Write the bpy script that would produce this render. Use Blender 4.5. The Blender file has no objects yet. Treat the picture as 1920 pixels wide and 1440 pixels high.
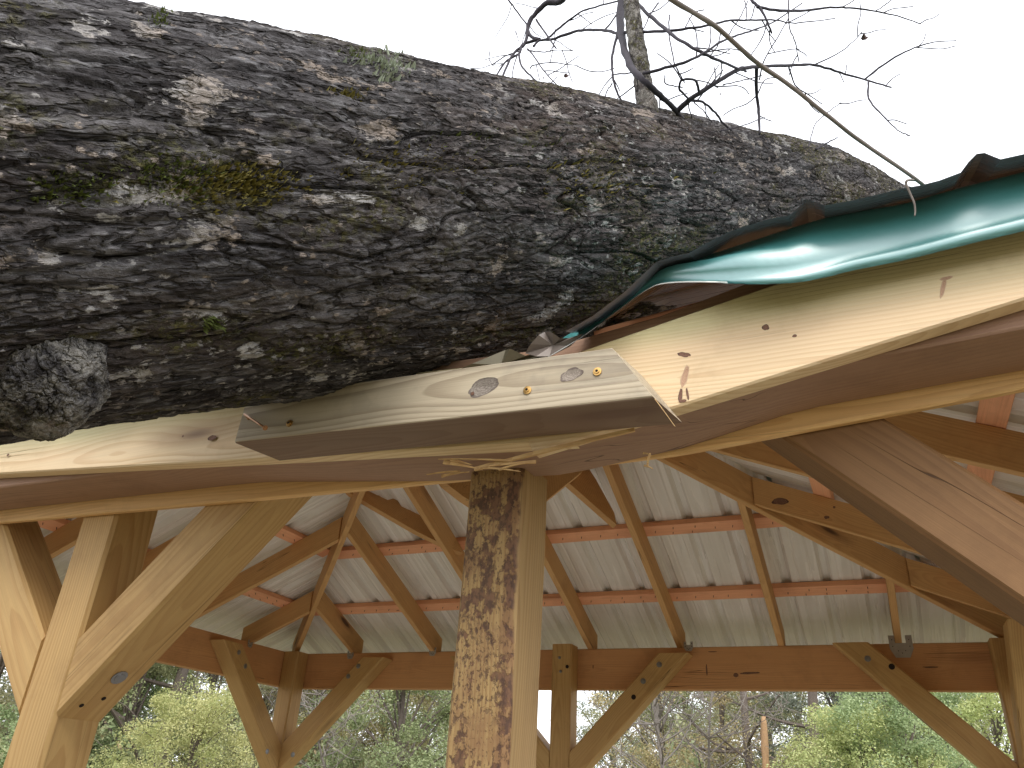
import bpy, bmesh, math, random
import numpy as np
from mathutils import Vector, Matrix, noise as mnoise
random.seed(7); rng = np.random.default_rng(7)
SC = bpy.context.scene
COL = SC.collection

# ------------------------------------------------------------------ camera
CAM = Vector((4.33484, -5.29502, -0.64155))
FW = Vector((-0.38053014, 0.79819356, 0.46699449))
RT = Vector((0.91298808, 0.40460933, 0.05238374))
UP = Vector((0.14713796, -0.446294, 0.88270725))
FPX = 1447.19
cd = bpy.data.cameras.new('camera'); cam = bpy.data.objects.new('camera', cd); COL.objects.link(cam)
m3 = Matrix((RT, UP, -FW)).transposed()
cam.matrix_world = Matrix.Translation(CAM) @ m3.to_4x4()
cd.sensor_width = 36; cd.lens = 36 * FPX / 1920; cd.clip_end = 2000; cd.clip_start = .02
SC.camera = cam

# ------------------------------------------------------------------ world, sun, exposure
wd = bpy.data.worlds.new('World'); SC.world = wd; wd.use_nodes = True
nt = wd.node_tree; nt.nodes.clear()
out = nt.nodes.new('ShaderNodeOutputWorld'); bg = nt.nodes.new('ShaderNodeBackground')
sky = nt.nodes.new('ShaderNodeTexSky'); sky.sky_type = 'NISHITA'; sky.sun_disc = False
SUN_EL, SUN_ROT = math.radians(48), math.radians(150)
sky.sun_elevation = SUN_EL; sky.sun_rotation = SUN_ROT; sky.dust_density = 6; sky.air_density = 1.0; sky.ozone_density = 1.0
mix = nt.nodes.new('ShaderNodeMix'); mix.data_type = 'RGBA'; mix.inputs[0].default_value = .88
mix.inputs[7].default_value = (13.0, 13.3, 14.0, 1)        # even overcast cloud
nt.links.new(sky.outputs[0], mix.inputs[6]); nt.links.new(mix.outputs[2], bg.inputs[0])
bg.inputs[1].default_value = 0.12
nt.links.new(bg.outputs[0], out.inputs[0])
sl = bpy.data.lights.new('sun', 'SUN'); sl.energy = 1.2; sl.angle = math.radians(25); sl.color = (1, .97, .92)
so = bpy.data.objects.new('sun', sl); COL.objects.link(so)
sdir = Vector((math.sin(SUN_ROT) * math.cos(SUN_EL), math.cos(SUN_ROT) * math.cos(SUN_EL), math.sin(SUN_EL)))
so.rotation_euler = (-sdir).to_track_quat('-Z', 'Y').to_euler(); so.location = (0, -10, 12)
SC.view_settings.view_transform = 'Standard'; SC.view_settings.look = 'None'
SC.view_settings.exposure = 0.50; SC.view_settings.gamma = 1
try: SC.cycles.max_bounces = 8; SC.cycles.diffuse_bounces = 5
except Exception: pass

# ------------------------------------------------------------------ helpers
def at(px, py, x=None, y=None, z=None, dist=None):
    """photo pixel (1920 wide) -> world point on the plane x=, y= or z=, or at a depth"""
    d = FW * FPX + RT * (px - 960) - UP * (py - 720)
    if dist is not None: return CAM + d * (dist / FPX)
    if x is not None: return CAM + d * ((x - CAM.x) / d.x)
    if y is not None: return CAM + d * ((y - CAM.y) / d.y)
    return CAM + d * ((z - CAM.z) / d.z)
def depth(p): return (Vector(p) - CAM).dot(FW)
WM = {}
def reg(o, parent=None, M=None):
    M = M or Matrix.Identity(4)
    COL.objects.link(o)
    if parent is not None:
        o.parent = parent; o.matrix_parent_inverse = WM[parent.name].inverted()
    o.matrix_basis = M; WM[o.name] = M.copy()
    return o
def empty(name, loc, label=None, cat=None, group=None):
    o = bpy.data.objects.new(name, None); o.empty_display_size = .2
    reg(o, None, Matrix.Translation(Vector(loc)))
    return tag(o, label, cat, group)
def tag(o, label=None, cat=None, group=None, kind=None):
    for k, v in (('label', label), ('category', cat), ('group', group), ('kind', kind)):
        if v: o[k] = v
    return o
def mesh_obj(name, V, F, mat, parent=None, M=None, smooth=False):
    me = bpy.data.meshes.new(name)
    me.from_pydata([tuple(v) for v in V], [], [tuple(f) for f in F]); me.update()
    if smooth: me.polygons.foreach_set('use_smooth', [True] * len(me.polygons))
    if mat: me.materials.append(mat)
    return reg(bpy.data.objects.new(name, me), parent, M)
def np_mesh(name, V, Q, mat, parent=None, M=None, smooth=True, loose_quads=True):
    V = np.asarray(V, np.float32); Q = np.asarray(Q, np.int32)
    me = bpy.data.meshes.new(name)
    me.vertices.add(len(V)); me.vertices.foreach_set('co', V.ravel())
    n = Q.shape[1]
    me.loops.add(Q.size); me.loops.foreach_set('vertex_index', Q.ravel())
    me.polygons.add(len(Q)); me.polygons.foreach_set('loop_start', np.arange(0, Q.size, n, dtype=np.int32))
    me.polygons.foreach_set('loop_total', np.full(len(Q), n, np.int32))
    me.update(calc_edges=True)
    if smooth: me.polygons.foreach_set('use_smooth', np.ones(len(Q), bool))
    if mat: me.materials.append(mat)
    me.validate()
    return reg(bpy.data.objects.new(name, me), parent, M)

# ------------------------------------------------------------------ node helpers
class NT:
    def __init__(s, name):
        s.m = bpy.data.materials.new(name); s.m.use_nodes = True; s.t = s.m.node_tree
        s.b = s.t.nodes['Principled BSDF']; s.out = s.t.nodes['Material Output']
    def n(s, ty, **kw):
        nd = s.t.nodes.new(ty)
        for k, v in kw.items():
            setattr(nd, k, v)
        return nd
    def l(s, a, b): s.t.links.new(a, b)
    def val(s, sock, v):
        if hasattr(v, 'is_output') or isinstance(v, bpy.types.NodeSocket): s.l(v, sock)
        else: sock.default_value = v
    def math(s, op, a, b=None, c=None, clamp=False):
        nd = s.n('ShaderNodeMath', operation=op, use_clamp=clamp)
        s.val(nd.inputs[0], a)
        if b is not None: s.val(nd.inputs[1], b)
        if c is not None: s.val(nd.inputs[2], c)
        return nd.outputs[0]
    def vmath(s, op, a, b=None):
        nd = s.n('ShaderNodeVectorMath', operation=op)
        s.val(nd.inputs[0], a)
        if b is not None: s.val(nd.inputs[1], b)
        return nd.outputs['Value'] if op in ('LENGTH', 'DOT_PRODUCT') else nd.outputs[0]
    def noise(s, vec, scale=5, detail=3, rough=.5, dist=0, out='Fac'):
        nd = s.n('ShaderNodeTexNoise'); s.l(vec, nd.inputs['Vector'])
        nd.inputs['Scale'].default_value = scale; nd.inputs['Detail'].default_value = detail
        nd.inputs['Roughness'].default_value = rough; nd.inputs['Distortion'].default_value = dist
        return nd.outputs[out]
    def voro(s, vec, scale=5, feature='F1', rand=1):
        nd = s.n('ShaderNodeTexVoronoi', feature=feature); s.l(vec, nd.inputs['Vector'])
        nd.inputs['Scale'].default_value = scale; nd.inputs['Randomness'].default_value = rand
        return nd.outputs[0]
    def ramp(s, fac, lo, hi):                      # smooth step
        nd = s.n('ShaderNodeMapRange', interpolation_type='SMOOTHSTEP'); s.val(nd.inputs[0], fac)
        nd.inputs[1].default_value = lo; nd.inputs[2].default_value = hi
        return nd.outputs[0]
    def mix(s, fac, a, b, bt='MIX'):
        nd = s.n('ShaderNodeMix', data_type='RGBA', blend_type=bt)
        s.val(nd.inputs[0], fac)
        for i, v in ((6, a), (7, b)):
            if isinstance(v, tuple): nd.inputs[i].default_value = (*v[:3], 1)
            else: s.l(v, nd.inputs[i])
        return nd.outputs[2]
    def obj(s): return s.n('ShaderNodeTexCoord').outputs['Object']
    def scale(s, v, sc):
        nd = s.n('ShaderNodeMapping'); s.l(v, nd.inputs[0]); nd.inputs['Scale'].default_value = sc
        return nd.outputs[0]
    def sep(s, v):
        nd = s.n('ShaderNodeSeparateXYZ'); s.l(v, nd.inputs[0]); return nd.outputs
    def comb(s, x, y, z):
        nd = s.n('ShaderNodeCombineXYZ')
        for i, v in enumerate((x, y, z)): s.val(nd.inputs[i], v)
        return nd.outputs[0]
    def bump(s, h, dist=.01, strength=1):
        nd = s.n('ShaderNodeBump'); s.l(h, nd.inputs['Height']); nd.inputs['Distance'].default_value = dist
        nd.inputs['Strength'].default_value = strength; s.l(nd.outputs[0], s.b.inputs['Normal'])
        return nd
    def fin(s, col, rough=.6, spec=.4, metal=0):
        if isinstance(col, tuple): s.b.inputs['Base Color'].default_value = (*col[:3], 1)
        else: s.l(col, s.b.inputs['Base Color'])
        s.val(s.b.inputs['Roughness'], rough); s.b.inputs['Specular IOR Level'].default_value = spec
        s.b.inputs['Metallic'].default_value = metal
        return s.m

def wood(name, light, late, knotc, ring=.0085, contrast=.55, tint=None, stripe=None, spots=False, weather=0, pith=.055, fiber=.14, knots=True, under=False):
    """sawn pine: growth rings around a wandering pith, knots, fibre streaks. Board runs along local X."""
    k = NT(name)
    rnd = k.n('ShaderNodeObjectInfo').outputs['Random']
    o = k.obj()
    off = k.comb(k.math('MULTIPLY', rnd, 91.7), k.math('MULTIPLY', rnd, 13.1), k.math('MULTIPLY', rnd, 47.3))
    p = k.vmath('ADD', o, off)
    x, y, z = k.sep(o)[:3]
    # wandering pith
    w1 = k.noise(k.scale(p, (.7, .01, .01)), 1.0, 2, .5, out='Color')
    sx, sy, sz = k.sep(w1)[:3]
    py = k.math('MULTIPLY_ADD', k.math('SUBTRACT', sy, .5), .16, k.math('MULTIPLY_ADD', rnd, .09, -.075))
    pz = k.math('MULTIPLY_ADD', k.math('SUBTRACT', sx, .5), .16, k.math('MULTIPLY', k.math('FRACT', k.math('MULTIPLY', rnd, 17.3)), -pith))
    kp = k.scale(p, (1.25, 5.2, 5.2))
    kd = k.voro(kp, 1.0)
    bulge = k.math('MULTIPLY', k.math('POWER', k.math('SUBTRACT', 1.0, k.ramp(kd, 0, .55)), 2.0), .030)
    wob = k.math('MULTIPLY', k.math('SUBTRACT', k.noise(k.scale(p, (1.6, 9, 9)), 1, 3, .55), .5), .016)
    dy = k.math('SUBTRACT', y, py); dz = k.math('SUBTRACT', z, pz)
    r = k.math('SQRT', k.math('ADD', k.math('MULTIPLY', dy, dy), k.math('MULTIPLY', dz, dz)))
    r = k.math('ADD', k.math('ADD', r, bulge), wob)
    s_ = k.math('FRACT', k.math('DIVIDE', r, ring))
    late_m = k.math('MULTIPLY', k.ramp(s_, .25, .92), k.math('SUBTRACT', 1.0, k.ramp(s_, .94, 1.0)))
    vary = k.noise(k.scale(p, (.5, 14, 14)), 1, 2)
    late_m = k.math('MULTIPLY', late_m, k.math('MULTIPLY_ADD', vary, 1.0, contrast - .5), clamp=True)
    fib = k.noise(k.scale(p, (5, 420, 420)), 1, 3, .6)
    fib2 = k.noise(k.scale(p, (1.5, 70, 70)), 1, 3, .6)
    c = k.mix(late_m, light, late)
    if stripe:                                   # treated sapwood tone on one side of the board
        zz = k.math('ADD', z, k.math('MULTIPLY', k.math('SUBTRACT', k.noise(k.scale(p, (1.1, 3, 3)), 1, 3), .5), .09))
        c = k.mix(k.math('MULTIPLY', k.ramp(zz, stripe[1], stripe[2]), .62), c, stripe[0])
    big = k.noise(k.scale(p, (.8, 5, 5)), 1, 3)
    dark = tuple(v * .72 for v in light)
    c = k.mix(k.math('MULTIPLY', k.ramp(big, .42, .72), .45), c, tint or dark)
    f = k.math('ADD', k.math('MULTIPLY_ADD', fib, fiber * 2, 1 - fiber), k.math('MULTIPLY_ADD', fib2, fiber * 1.6, -fiber * .8))
    c = k.mix(1.0, c, k.comb(f, f, f), 'MULTIPLY')
    ksel = k.ramp(k.noise(kp, .45, 1), .40, .46)
    if knots:
        halo = k.math('MULTIPLY', k.math('SUBTRACT', 1.0, k.ramp(kd, .09, .26)), k.math('MULTIPLY', ksel, .55))
        c = k.mix(halo, c, tuple((a + b) / 2 for a, b in zip(late, knotc)))
        core = k.math('MULTIPLY', k.math('SUBTRACT', 1.0, k.ramp(kd, .06, .12)), k.math('MULTIPLY', ksel, .9))
        c = k.mix(core, c, knotc)
    ch = k.math('ABSOLUTE', k.math('SUBTRACT', k.noise(k.scale(p, (.45, 26, 26)), 1, 1, .3), .5))
    chm = k.math('MULTIPLY', k.math('SUBTRACT', 1.0, k.ramp(ch, .001, .006)), k.ramp(k.noise(k.scale(p, (1.6, 6, 6)), 1, 2), .55, .62))
    c = k.mix(k.math('MULTIPLY', chm, .75), c, tuple(v * .22 for v in late))
    dirt = k.math('MULTIPLY', k.ramp(k.noise(k.scale(p, (4, 4, 4)), 1, 6, .7), .50, .72), .28)
    c = k.mix(dirt, c, tuple(v * .6 for v in late))
    hgt = k.math('SUBTRACT', k.math('ADD', k.math('MULTIPLY', fib, .5), k.math('MULTIPLY', late_m, .5)), k.math('MULTIPLY', chm, 1.5))
    if weather:
        g1 = k.noise(k.scale(p, (2.2, 30, 30)), 1, 4, .6)
        c = k.mix(k.math('MULTIPLY', k.ramp(g1, .5, .68), weather), c, (.16, .14, .12))
        g2 = k.noise(k.scale(p, (9, 9, 9)), 1, 4, .6)
        c = k.mix(k.math('MULTIPLY', k.ramp(g2, .58, .7), .4 * weather), c, (.10, .10, .10))
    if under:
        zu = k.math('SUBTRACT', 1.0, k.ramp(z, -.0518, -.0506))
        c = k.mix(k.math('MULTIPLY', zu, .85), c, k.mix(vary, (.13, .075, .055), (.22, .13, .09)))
    if spots:
        sp = k.scale(p, (26, 36, 36))
        d = k.math('ADD', k.noise(sp, 1.0, 6, .68), k.math('MULTIPLY', k.noise(sp, .22, 2), .35))
        d2 = k.noise(k.scale(p, (70, 110, 110)), 1, 3, .6)
        front = k.ramp(k.math('ADD', k.math('ADD', y, -.0025), k.math('MULTIPLY', k.math('SUBTRACT', k.noise(k.scale(p, (5, 5, 5)), 1, 3), .5), .04)), -.054, -.060)
        edge = k.math('MULTIPLY', k.math('SUBTRACT', 1.0, k.ramp(k.math('ABSOLUTE', k.math('SUBTRACT', z, -.062 )), .012, .03)), .055)
        m = k.math('MULTIPLY', k.ramp(k.math('ADD', d, edge), .70, .745), .95)
        m2 = k.math('MULTIPLY', k.ramp(d2, .53, .62), k.ramp(k.noise(sp, .30, 3), .40, .56))
        d3 = k.noise(k.scale(p, (150, 230, 230)), 1, 2, .5); m2 = k.math('MAXIMUM', m2, k.math('MULTIPLY', k.ramp(d3, .60, .66), .8))
        m = k.math('MAXIMUM', m, k.math('MULTIPLY', m2, .75))
        m = k.math('MULTIPLY', m, front)
        c = k.mix(k.math('MULTIPLY', front, k.math('MULTIPLY', k.ramp(k.math('ADD', k.noise(sp, .35, 4, .7), k.math('MULTIPLY', edge, 3.0)), .42, .68), .8)), c, (.25, .135, .065))
        c = k.mix(k.math('MULTIPLY', m, .92), c, k.mix(k.ramp(d2, .4, .6), (.17, .085, .05), (.07, .036, .028)))
        hgt = k.math('SUBTRACT', hgt, k.math('MULTIPLY', m, 3.0))
    k.bump(hgt, .0012, .6)
    return k.fin(c, .62, .3)

M_TAN = wood('pine_tan', (.52, .335, .135), (.37, .20, .07), (.09, .04, .02), contrast=.45, tint=(.42, .245, .09))
M_BEAM = wood('pine_beam', (.62, .34, .155), (.48, .235, .10), (.09, .035, .02), contrast=.45, tint=(.54, .28, .12))
M_LIP = wood('pine_lip', (.80, .52, .24), (.60, .34, .14), (.12, .06, .03), contrast=.5, tint=(.70, .42, .18))
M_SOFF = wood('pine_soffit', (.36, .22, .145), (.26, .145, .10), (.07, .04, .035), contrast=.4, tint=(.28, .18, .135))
M_BRACE_SHADE = wood('pine_shaded', (.235, .125, .052), (.165, .08, .032), (.06, .03, .02), contrast=.45, tint=(.19, .10, .042))  # same pine, darkened: shade on the near right brace put into its colour
M_RAFT = wood('pine_rafter', (.62, .37, .16), (.46, .24, .09), (.08, .035, .02), contrast=.4, tint=(.50, .28, .11))
M_FASC = wood('pine_fresh', (.76, .60, .37), (.55, .36, .18), (.16, .09, .06), contrast=.6, tint=(.74, .52, .34), stripe=((.60, .60, .33), -.01, .055), fiber=.10)
M_PURL = wood('pine_red', (.86, .44, .25), (.74, .34, .19), (.10, .03, .02), contrast=.4, tint=(.78, .38, .22))
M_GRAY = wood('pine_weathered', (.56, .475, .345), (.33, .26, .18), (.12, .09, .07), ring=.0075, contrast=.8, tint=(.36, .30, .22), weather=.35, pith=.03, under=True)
M_PROP = wood('pine_bark_specked', (.40, .265, .115), (.27, .155, .06), (.10, .05, .035), contrast=.6, tint=(.36, .22, .10), spots=True, knots=False)
M_SPLIT = wood('pine_splintered', (.66, .44, .20), (.45, .25, .10), (.2, .1, .05), ring=.004, contrast=.7, fiber=.3, knots=False)

def metal_sheet(ax=0, kk=1.0):
    k = NT('painted_roof_metal')
    bf = k.n('ShaderNodeNewGeometry').outputs['Backfacing']
    o = k.obj()
    sv = (16, .8, .8) if ax == 0 else (.8, 16, .8)
    st = k.noise(k.scale(o, sv), 1, 3, .5)
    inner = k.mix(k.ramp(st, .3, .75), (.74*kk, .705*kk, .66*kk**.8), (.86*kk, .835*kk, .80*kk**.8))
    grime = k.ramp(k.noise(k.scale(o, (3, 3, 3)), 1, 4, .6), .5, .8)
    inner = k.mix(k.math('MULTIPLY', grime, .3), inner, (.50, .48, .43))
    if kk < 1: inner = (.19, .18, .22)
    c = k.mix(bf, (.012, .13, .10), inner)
    r = k.math('MULTIPLY_ADD', st, .22, .16)
    k.bump(k.noise(k.scale(o, sv), .6, 2), .006, .6)
    return k.fin(c, r, .6)
M_ROOF = metal_sheet(); M_ROOFX = metal_sheet(1)
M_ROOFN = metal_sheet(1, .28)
def trim_metal():
    k = NT('green_trim_metal')
    bf = k.n('ShaderNodeNewGeometry').outputs['Backfacing']
    c = k.mix(bf, (.05, .27, .26), (.42, .41, .37))
    k.b.inputs['Coat Weight'].default_value = 1; k.b.inputs['Coat Roughness'].default_value = .34; k.b.inputs['Coat IOR'].default_value = 2.2
    k.bump(k.math('ADD', k.noise(k.obj(), 14, 3, .6), k.math('MULTIPLY', k.noise(k.obj(), 60, 3, .6), .15)), .006, .5)
    return k.fin(c, .45, .8, .1)
M_TRIM = trim_metal()
def plain(name, c, r=.5, me=0, spec=.4, bumpy=0):
    k = NT(name); o = k.obj()
    n_ = k.noise(o, 30, 4, .6)
    cc = k.mix(n_, tuple(v * .75 for v in c), tuple(min(1, v * 1.2) for v in c))
    if bumpy: k.bump(n_, bumpy, 1)
    return k.fin(cc, r, spec, me)
M_GALV = plain('galvanised_steel', (.46, .46, .45), .45, .7)
M_BOLT = plain('bolt_steel', (.28, .28, .28), .4, .8)
M_BRASS = plain('gold_screw', (.62, .38, .13), .35, .8)
M_NAIL = plain('copper_coated_nail', (.42, .22, .11), .4, .6)
M_BENT = plain('bent_brown_metal', (.17, .14, .12), .45, .2)
M_HOLE = plain('dark_hole', (.02, .012, .01), .9)
M_TWIG = plain('twig_bark', (.042, .036, .045), .85, bumpy=.002)
M_LEAFDRY = plain('dry_leaf', (.10, .06, .05), .8)

# ------------------------------------------------------------------ boards
def board(name, A, B, w, h, mat, parent, up=(0, 0, 1), cutA=None, cutB=None, cham=.0035, seg=10, rough=.0012, bend=None):
    """timber from A to B (axis), w across, h along 'up'. cutA/cutB: (point, normal) end planes in world"""
    A = Vector(A); B = Vector(B); X = (B - A); L = X.length; X.normalize()
    Z = Vector(up); Z = (Z - X * Z.dot(X)).normalized(); Y = Z.cross(X)
    M = Matrix((X, Y, Z)).transposed().to_4x4(); M.translation = A
    c = cham
    prof = [(-w/2+c, -h/2), (w/2-c, -h/2), (w/2, -h/2+c), (w/2, h/2-c), (w/2-c, h/2), (-w/2+c, h/2), (-w/2, h/2-c), (-w/2, -h/2+c)]
    Mi = M.inverted(); n = len(prof)
    def cutx(cut, y, z, d):
        if cut is None: return d
        p = Mi @ Vector(cut[0]); nn = Mi.to_3x3() @ Vector(cut[1])
        if abs(nn.x) < 1e-6: return d
        return p.x - (nn.y * (y - p.y) + nn.z * (z - p.z)) / nn.x
    V = []; F = []
    sd = random.random() * 50
    for i in range(seg + 1):
        t = i / seg
        for j, (y, z) in enumerate(prof):
            xa = cutx(cutA, y, z, 0); xb = cutx(cutB, y, z, L)
            x = xa + (xb - xa) * t
            wy = mnoise.noise((x * 1.3 + sd, j * .01, 3)) * rough * 2; wz = mnoise.noise((x * 1.3 + sd, 9, j * .01)) * rough * 2
            dd = bend(x / L) if bend else 0
            V.append((x, y + wy, z + wz + dd))
    for i in range(seg):
        for j in range(n):
            a = i * n + j; b = i * n + (j + 1) % n
            F.append((a, b, b + n, a + n))
    F.append(tuple(reversed(range(n)))); F.append(tuple(range(seg * n, seg * n + n)))
    return mesh_obj(name, V, F, mat, parent, M)

def tube(name, pts, rad, mat, parent=None, sides=6, smooth=True, M=None, cap=True, wob=0):
    V = []; F = []; pts = [Vector(p) for p in pts]
    n = sides; T0 = None
    for i, p in enumerate(pts):
        t = (pts[min(i+1, len(pts)-1)] - pts[max(i-1, 0)]).normalized()
        if T0 is None:
            a = t.orthogonal().normalized()
        else:
            a = (T0 - t * T0.dot(t)).normalized()
        T0 = a; b = t.cross(a)
        r = rad[i] if hasattr(rad, '__len__') else rad
        for j in range(n):
            q = 2 * math.pi * j / n
            rr = r * (1 + wob * mnoise.noise((p * 30 + Vector((j * 3.1, 0, 0)))))
            V.append(p + a * math.cos(q) * rr + b * math.sin(q) * rr)
    base = 0
    for i in range(len(pts) - 1):
        for j in range(n):
            F.append((i*n+j, i*n+(j+1) % n, (i+1)*n+(j+1) % n, (i+1)*n+j))
    if cap:
        F.append(tuple(reversed(range(n)))); F.append(tuple(range((len(pts)-1)*n, len(pts)*n)))
    if name is None: return V, F
    return mesh_obj(name, V, F, mat, parent, M, smooth)

def smoothpts(pts, per=4):
    P = [Vector(p) for p in pts]; out = []
    for i in range(len(P) - 1):
        p0 = P[max(i-1, 0)]; p1 = P[i]; p2 = P[i+1]; p3 = P[min(i+2, len(P)-1)]
        for s in range(per):
            t = s / per
            out.append(.5 * ((2*p1) + (p2-p0)*t + (2*p0-5*p1+4*p2-p3)*t*t + (-p0+3*p1-3*p2+p3)*t**3))
    out.append(P[-1]); return out

def merge(lst):
    V = []; F = []
    for v, f in lst:
        b = len(V); V += list(v); F += [tuple(i + b for i in q) for q in f]
    return V, F

# ------------------------------------------------------------------ ground
GZ = -2.36
def ground_mat():
    k = NT('grass_and_dirt'); o = k.obj()
    n1 = k.noise(o, .35, 5, .6); n2 = k.noise(o, 14, 5, .7)
    c = k.mix(k.ramp(n1, .4, .62), (.17, .145, .09), (.08, .09, .04))
    c = k.mix(k.math('MULTIPLY', n2, .6), c, (.22, .185, .12))
    k.bump(n2, .03, 1); return k.fin(c, .95, .1)
V = []; F = []; N = 40
for i in range(N + 1):
    for j in range(N + 1):
        a = (i / N * 2 - 1); b = (j / N * 2 - 1)
        x = math.copysign(abs(a) ** 2.4 * 600, a) + 2.5; y = math.copysign(abs(b) ** 2.4 * 600, b) - 2
        d = math.hypot(x - 2.5, y + 2)
        zz = GZ + (mnoise.noise((x * .05, y * .05, 0)) * .5 * min(1, max(0, (d - 6) / 15)))
        V.append((x, y, zz))
for i in range(N):
    for j in range(N):
        a = i * (N + 1) + j; F.append((a, a + N + 1, a + N + 2, a + 1))
tag(mesh_obj('ground', V, F, ground_mat(), None, None, True), kind='structure')
def slab_mat():
    k = NT('concrete'); o = k.obj(); n1 = k.noise(o, 2.5, 6, .6)
    c = k.mix(n1, (.33, .30, .26), (.44, .40, .35)); k.bump(k.noise(o, 60, 4), .002, 1)
    return k.fin(c, .85, .2)
W = 5.06; D = 3.85; HB = .26; S = .425; PW = .14; XM = 2.30
def slab():
    x0, x1, y0, y1 = -.3, W + .3, -D - .35, .35; c = .02
    V = []; 
    for z, e in ((GZ - .05, 0), (GZ + .08, 0), (GZ + .10, c)):
        V += [(x0+e, y0+e, z), (x1-e, y0+e, z), (x1-e, y1-e, z), (x0+e, y1-e, z)]
    F = [(0,1,5,4),(1,2,6,5),(2,3,7,6),(3,0,4,7),(4,5,9,8),(5,6,10,9),(6,7,11,10),(7,4,8,11),(8,9,10,11)]
    tag(mesh_obj('concrete_floor', V, F, slab_mat()), kind='structure')
slab()

# ------------------------------------------------------------------ pavilion
pav = empty('pavilion', (W/2, -D/2, GZ + .1), 'new timber picnic pavilion with hipped metal roof, its near eave crushed under the fallen trunk', 'pavilion')
PZ = GZ + .10
def bolt(c, nrm, parent, r=.016, t=.006, mat=None, name='bolt', sides=12):
    c = Vector(c); nrm = Vector(nrm).normalized(); a = nrm.orthogonal().normalized(); b = nrm.cross(a)
    V = []
    for rr, h in ((r * 1.0, 0), (r, t * .4), (r * .62, t * .5), (r * .58, t), (r*.2, t*1.05)):
        for j in range(sides):
            q = 2*math.pi*j/sides; V.append(c + a*math.cos(q)*rr + b*math.sin(q)*rr + nrm*h)
    F = []
    for i in range(4):
        for j in range(sides): F.append((i*sides+j, i*sides+(j+1) % sides, (i+1)*sides+(j+1) % sides, (i+1)*sides+j))
    F.append(tuple(range(4*sides, 5*sides)))
    return mesh_obj(name, V, F, mat or M_BOLT, parent, None, False)

# posts
def post(x0, y0, top, ztop_label=None):
    return board('post', (x0 + PW/2, y0 + PW/2, PZ), (x0 + PW/2, y0 + PW/2, top), PW, PW, M_TAN, pav, up=(0, 1, 0), cham=.009, seg=16, rough=.002)
posts = {}
for key, x0, y0, top in (('fl', 0, -PW, HB), ('fm', XM, -PW, HB + .015), ('fr', W-PW, -PW, HB), ('nl', 0, -D, HB), ('nm', XM, -D, HB - .005), ('nr', W-PW, -D, HB)):
    posts[key] = post(x0, y0, top)
for q in ((1049, 1233), (1051, 1259)): bolt(at(*q, y=-PW), (0, -1, 0), posts['fm'], .010)
bolt(at(1063.5, 1250, y=-PW), (0, -1, 0), posts['fm'], .012, .002, M_HOLE, 'knot_hole')
# beams (outside the posts)
BT = .076
bf_ = board('beam', (-BT, BT/2, HB/2), (W + BT, BT/2, HB/2), BT, HB, M_BEAM, pav, seg=20)
board('beam', (-BT/2, -D, HB/2), (-BT/2, 0, HB/2), BT, HB, M_BEAM, pav, seg=16)
board('beam', (W + BT/2, -D, HB/2), (W + BT/2, 0, HB/2), BT, HB, M_BEAM, pav, seg=16)
LIPX = [-.2, 1.9, 2.98, 3.7, 4.05, 4.26, 4.64, 5.3]; LIPZ = [.0, 0, -.022, -.033, -.027, -.009, .022, .055]
lipz = lambda x: float(np.interp(x, LIPX, LIPZ))
NX0, NX1 = -.10, W + .10
nbend = lambda t: lipz(NX0 + (NX1 - NX0) * t)
undz = lambda x: float(np.interp(x, [-.2, 2.0, 2.97, 3.5, 3.80, 4.05, 4.27, 4.64, 5.3], [.04, .037, .021, -.030, -.047, -.018, .031, .053, .09]))
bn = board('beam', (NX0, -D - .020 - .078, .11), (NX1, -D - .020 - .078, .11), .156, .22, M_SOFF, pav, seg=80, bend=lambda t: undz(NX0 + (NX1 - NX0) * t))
board('beam_lip', (NX0, -D - .0105, .029), (NX1, -D - .0105, .029), .019, .058, M_LIP, bn, seg=60, bend=nbend, rough=.0008)
# braces: 45 degrees, 140 mm square
def brace(px, side, yc, axis='x', zl=-.58, reach=.80, ztop=.205, w=PW, mat=None):
    """lower edge leaves the post face at zl and climbs at 45 deg"""
    k = .7071
    if axis == 'x':
        A = Vector((px - side * .15, yc, zl - .15)); Dv = Vector((side * k, 0, k)); nrm = Vector((-side * k, 0, k))
        cA = ((px, 0, 0), (side, 0, 0))
    else:
        A = Vector((yc, px - side * .15, zl - .15)); Dv = Vector((0, side * k, k)); nrm = Vector((0, -side * k, k))
        cA = ((0, px, 0), (0, side, 0))
    A = A + nrm * (PW / 2); B = A + Dv * 2.0
    return board('brace', A, B, w, PW, mat or M_TAN, pav, up=nrm, cutA=cA, cutB=((0, 0, ztop), (0, 0, 1)), cham=.008, seg=12)
FY = -PW/2
b1 = brace(PW, 1, FY, 'x', -.60); b2 = brace(XM + PW, 1, FY, 'x', -.59); b3 = brace(XM, -1, FY, 'x', -.59, w=.137); b4 = brace(W - PW, -1, FY, 'x', -.572, ztop=.25)
b5 = brace(-PW, -1, PW/2, 'y', -.62)
brace(-PW, -1, W - PW/2, 'y', -.59)
NY = -D + PW/2
b6 = brace(XM + PW, 1, NY, 'x', -.535, w=.14); b7 = brace(XM, -1, NY, 'x', -.535); b8 = brace(W - PW, -1, NY, 'x', -.70, mat=M_BRACE_SHADE)
brace(PW, 1, NY, 'x', -.56); brace(-D + PW, 1, PW/2, 'y', -.6); brace(-D + PW, 1, W - PW/2, 'y', -.6)
for b, qs in ((b1, ((672, 1249), (653, 1268), (549, 1415))), (b2, ((1236, 1246), (1206, 1277))), (b4, ((1627, 1235),))):
    for q in qs: bolt(at(*q, y=-PW - .0005), (0, -1, 0), b, .018)
bolt(at(1672, 1250, y=-PW), (0, -1, 0), b4, .017, .002, M_HOLE, 'knot_hole')
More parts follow.
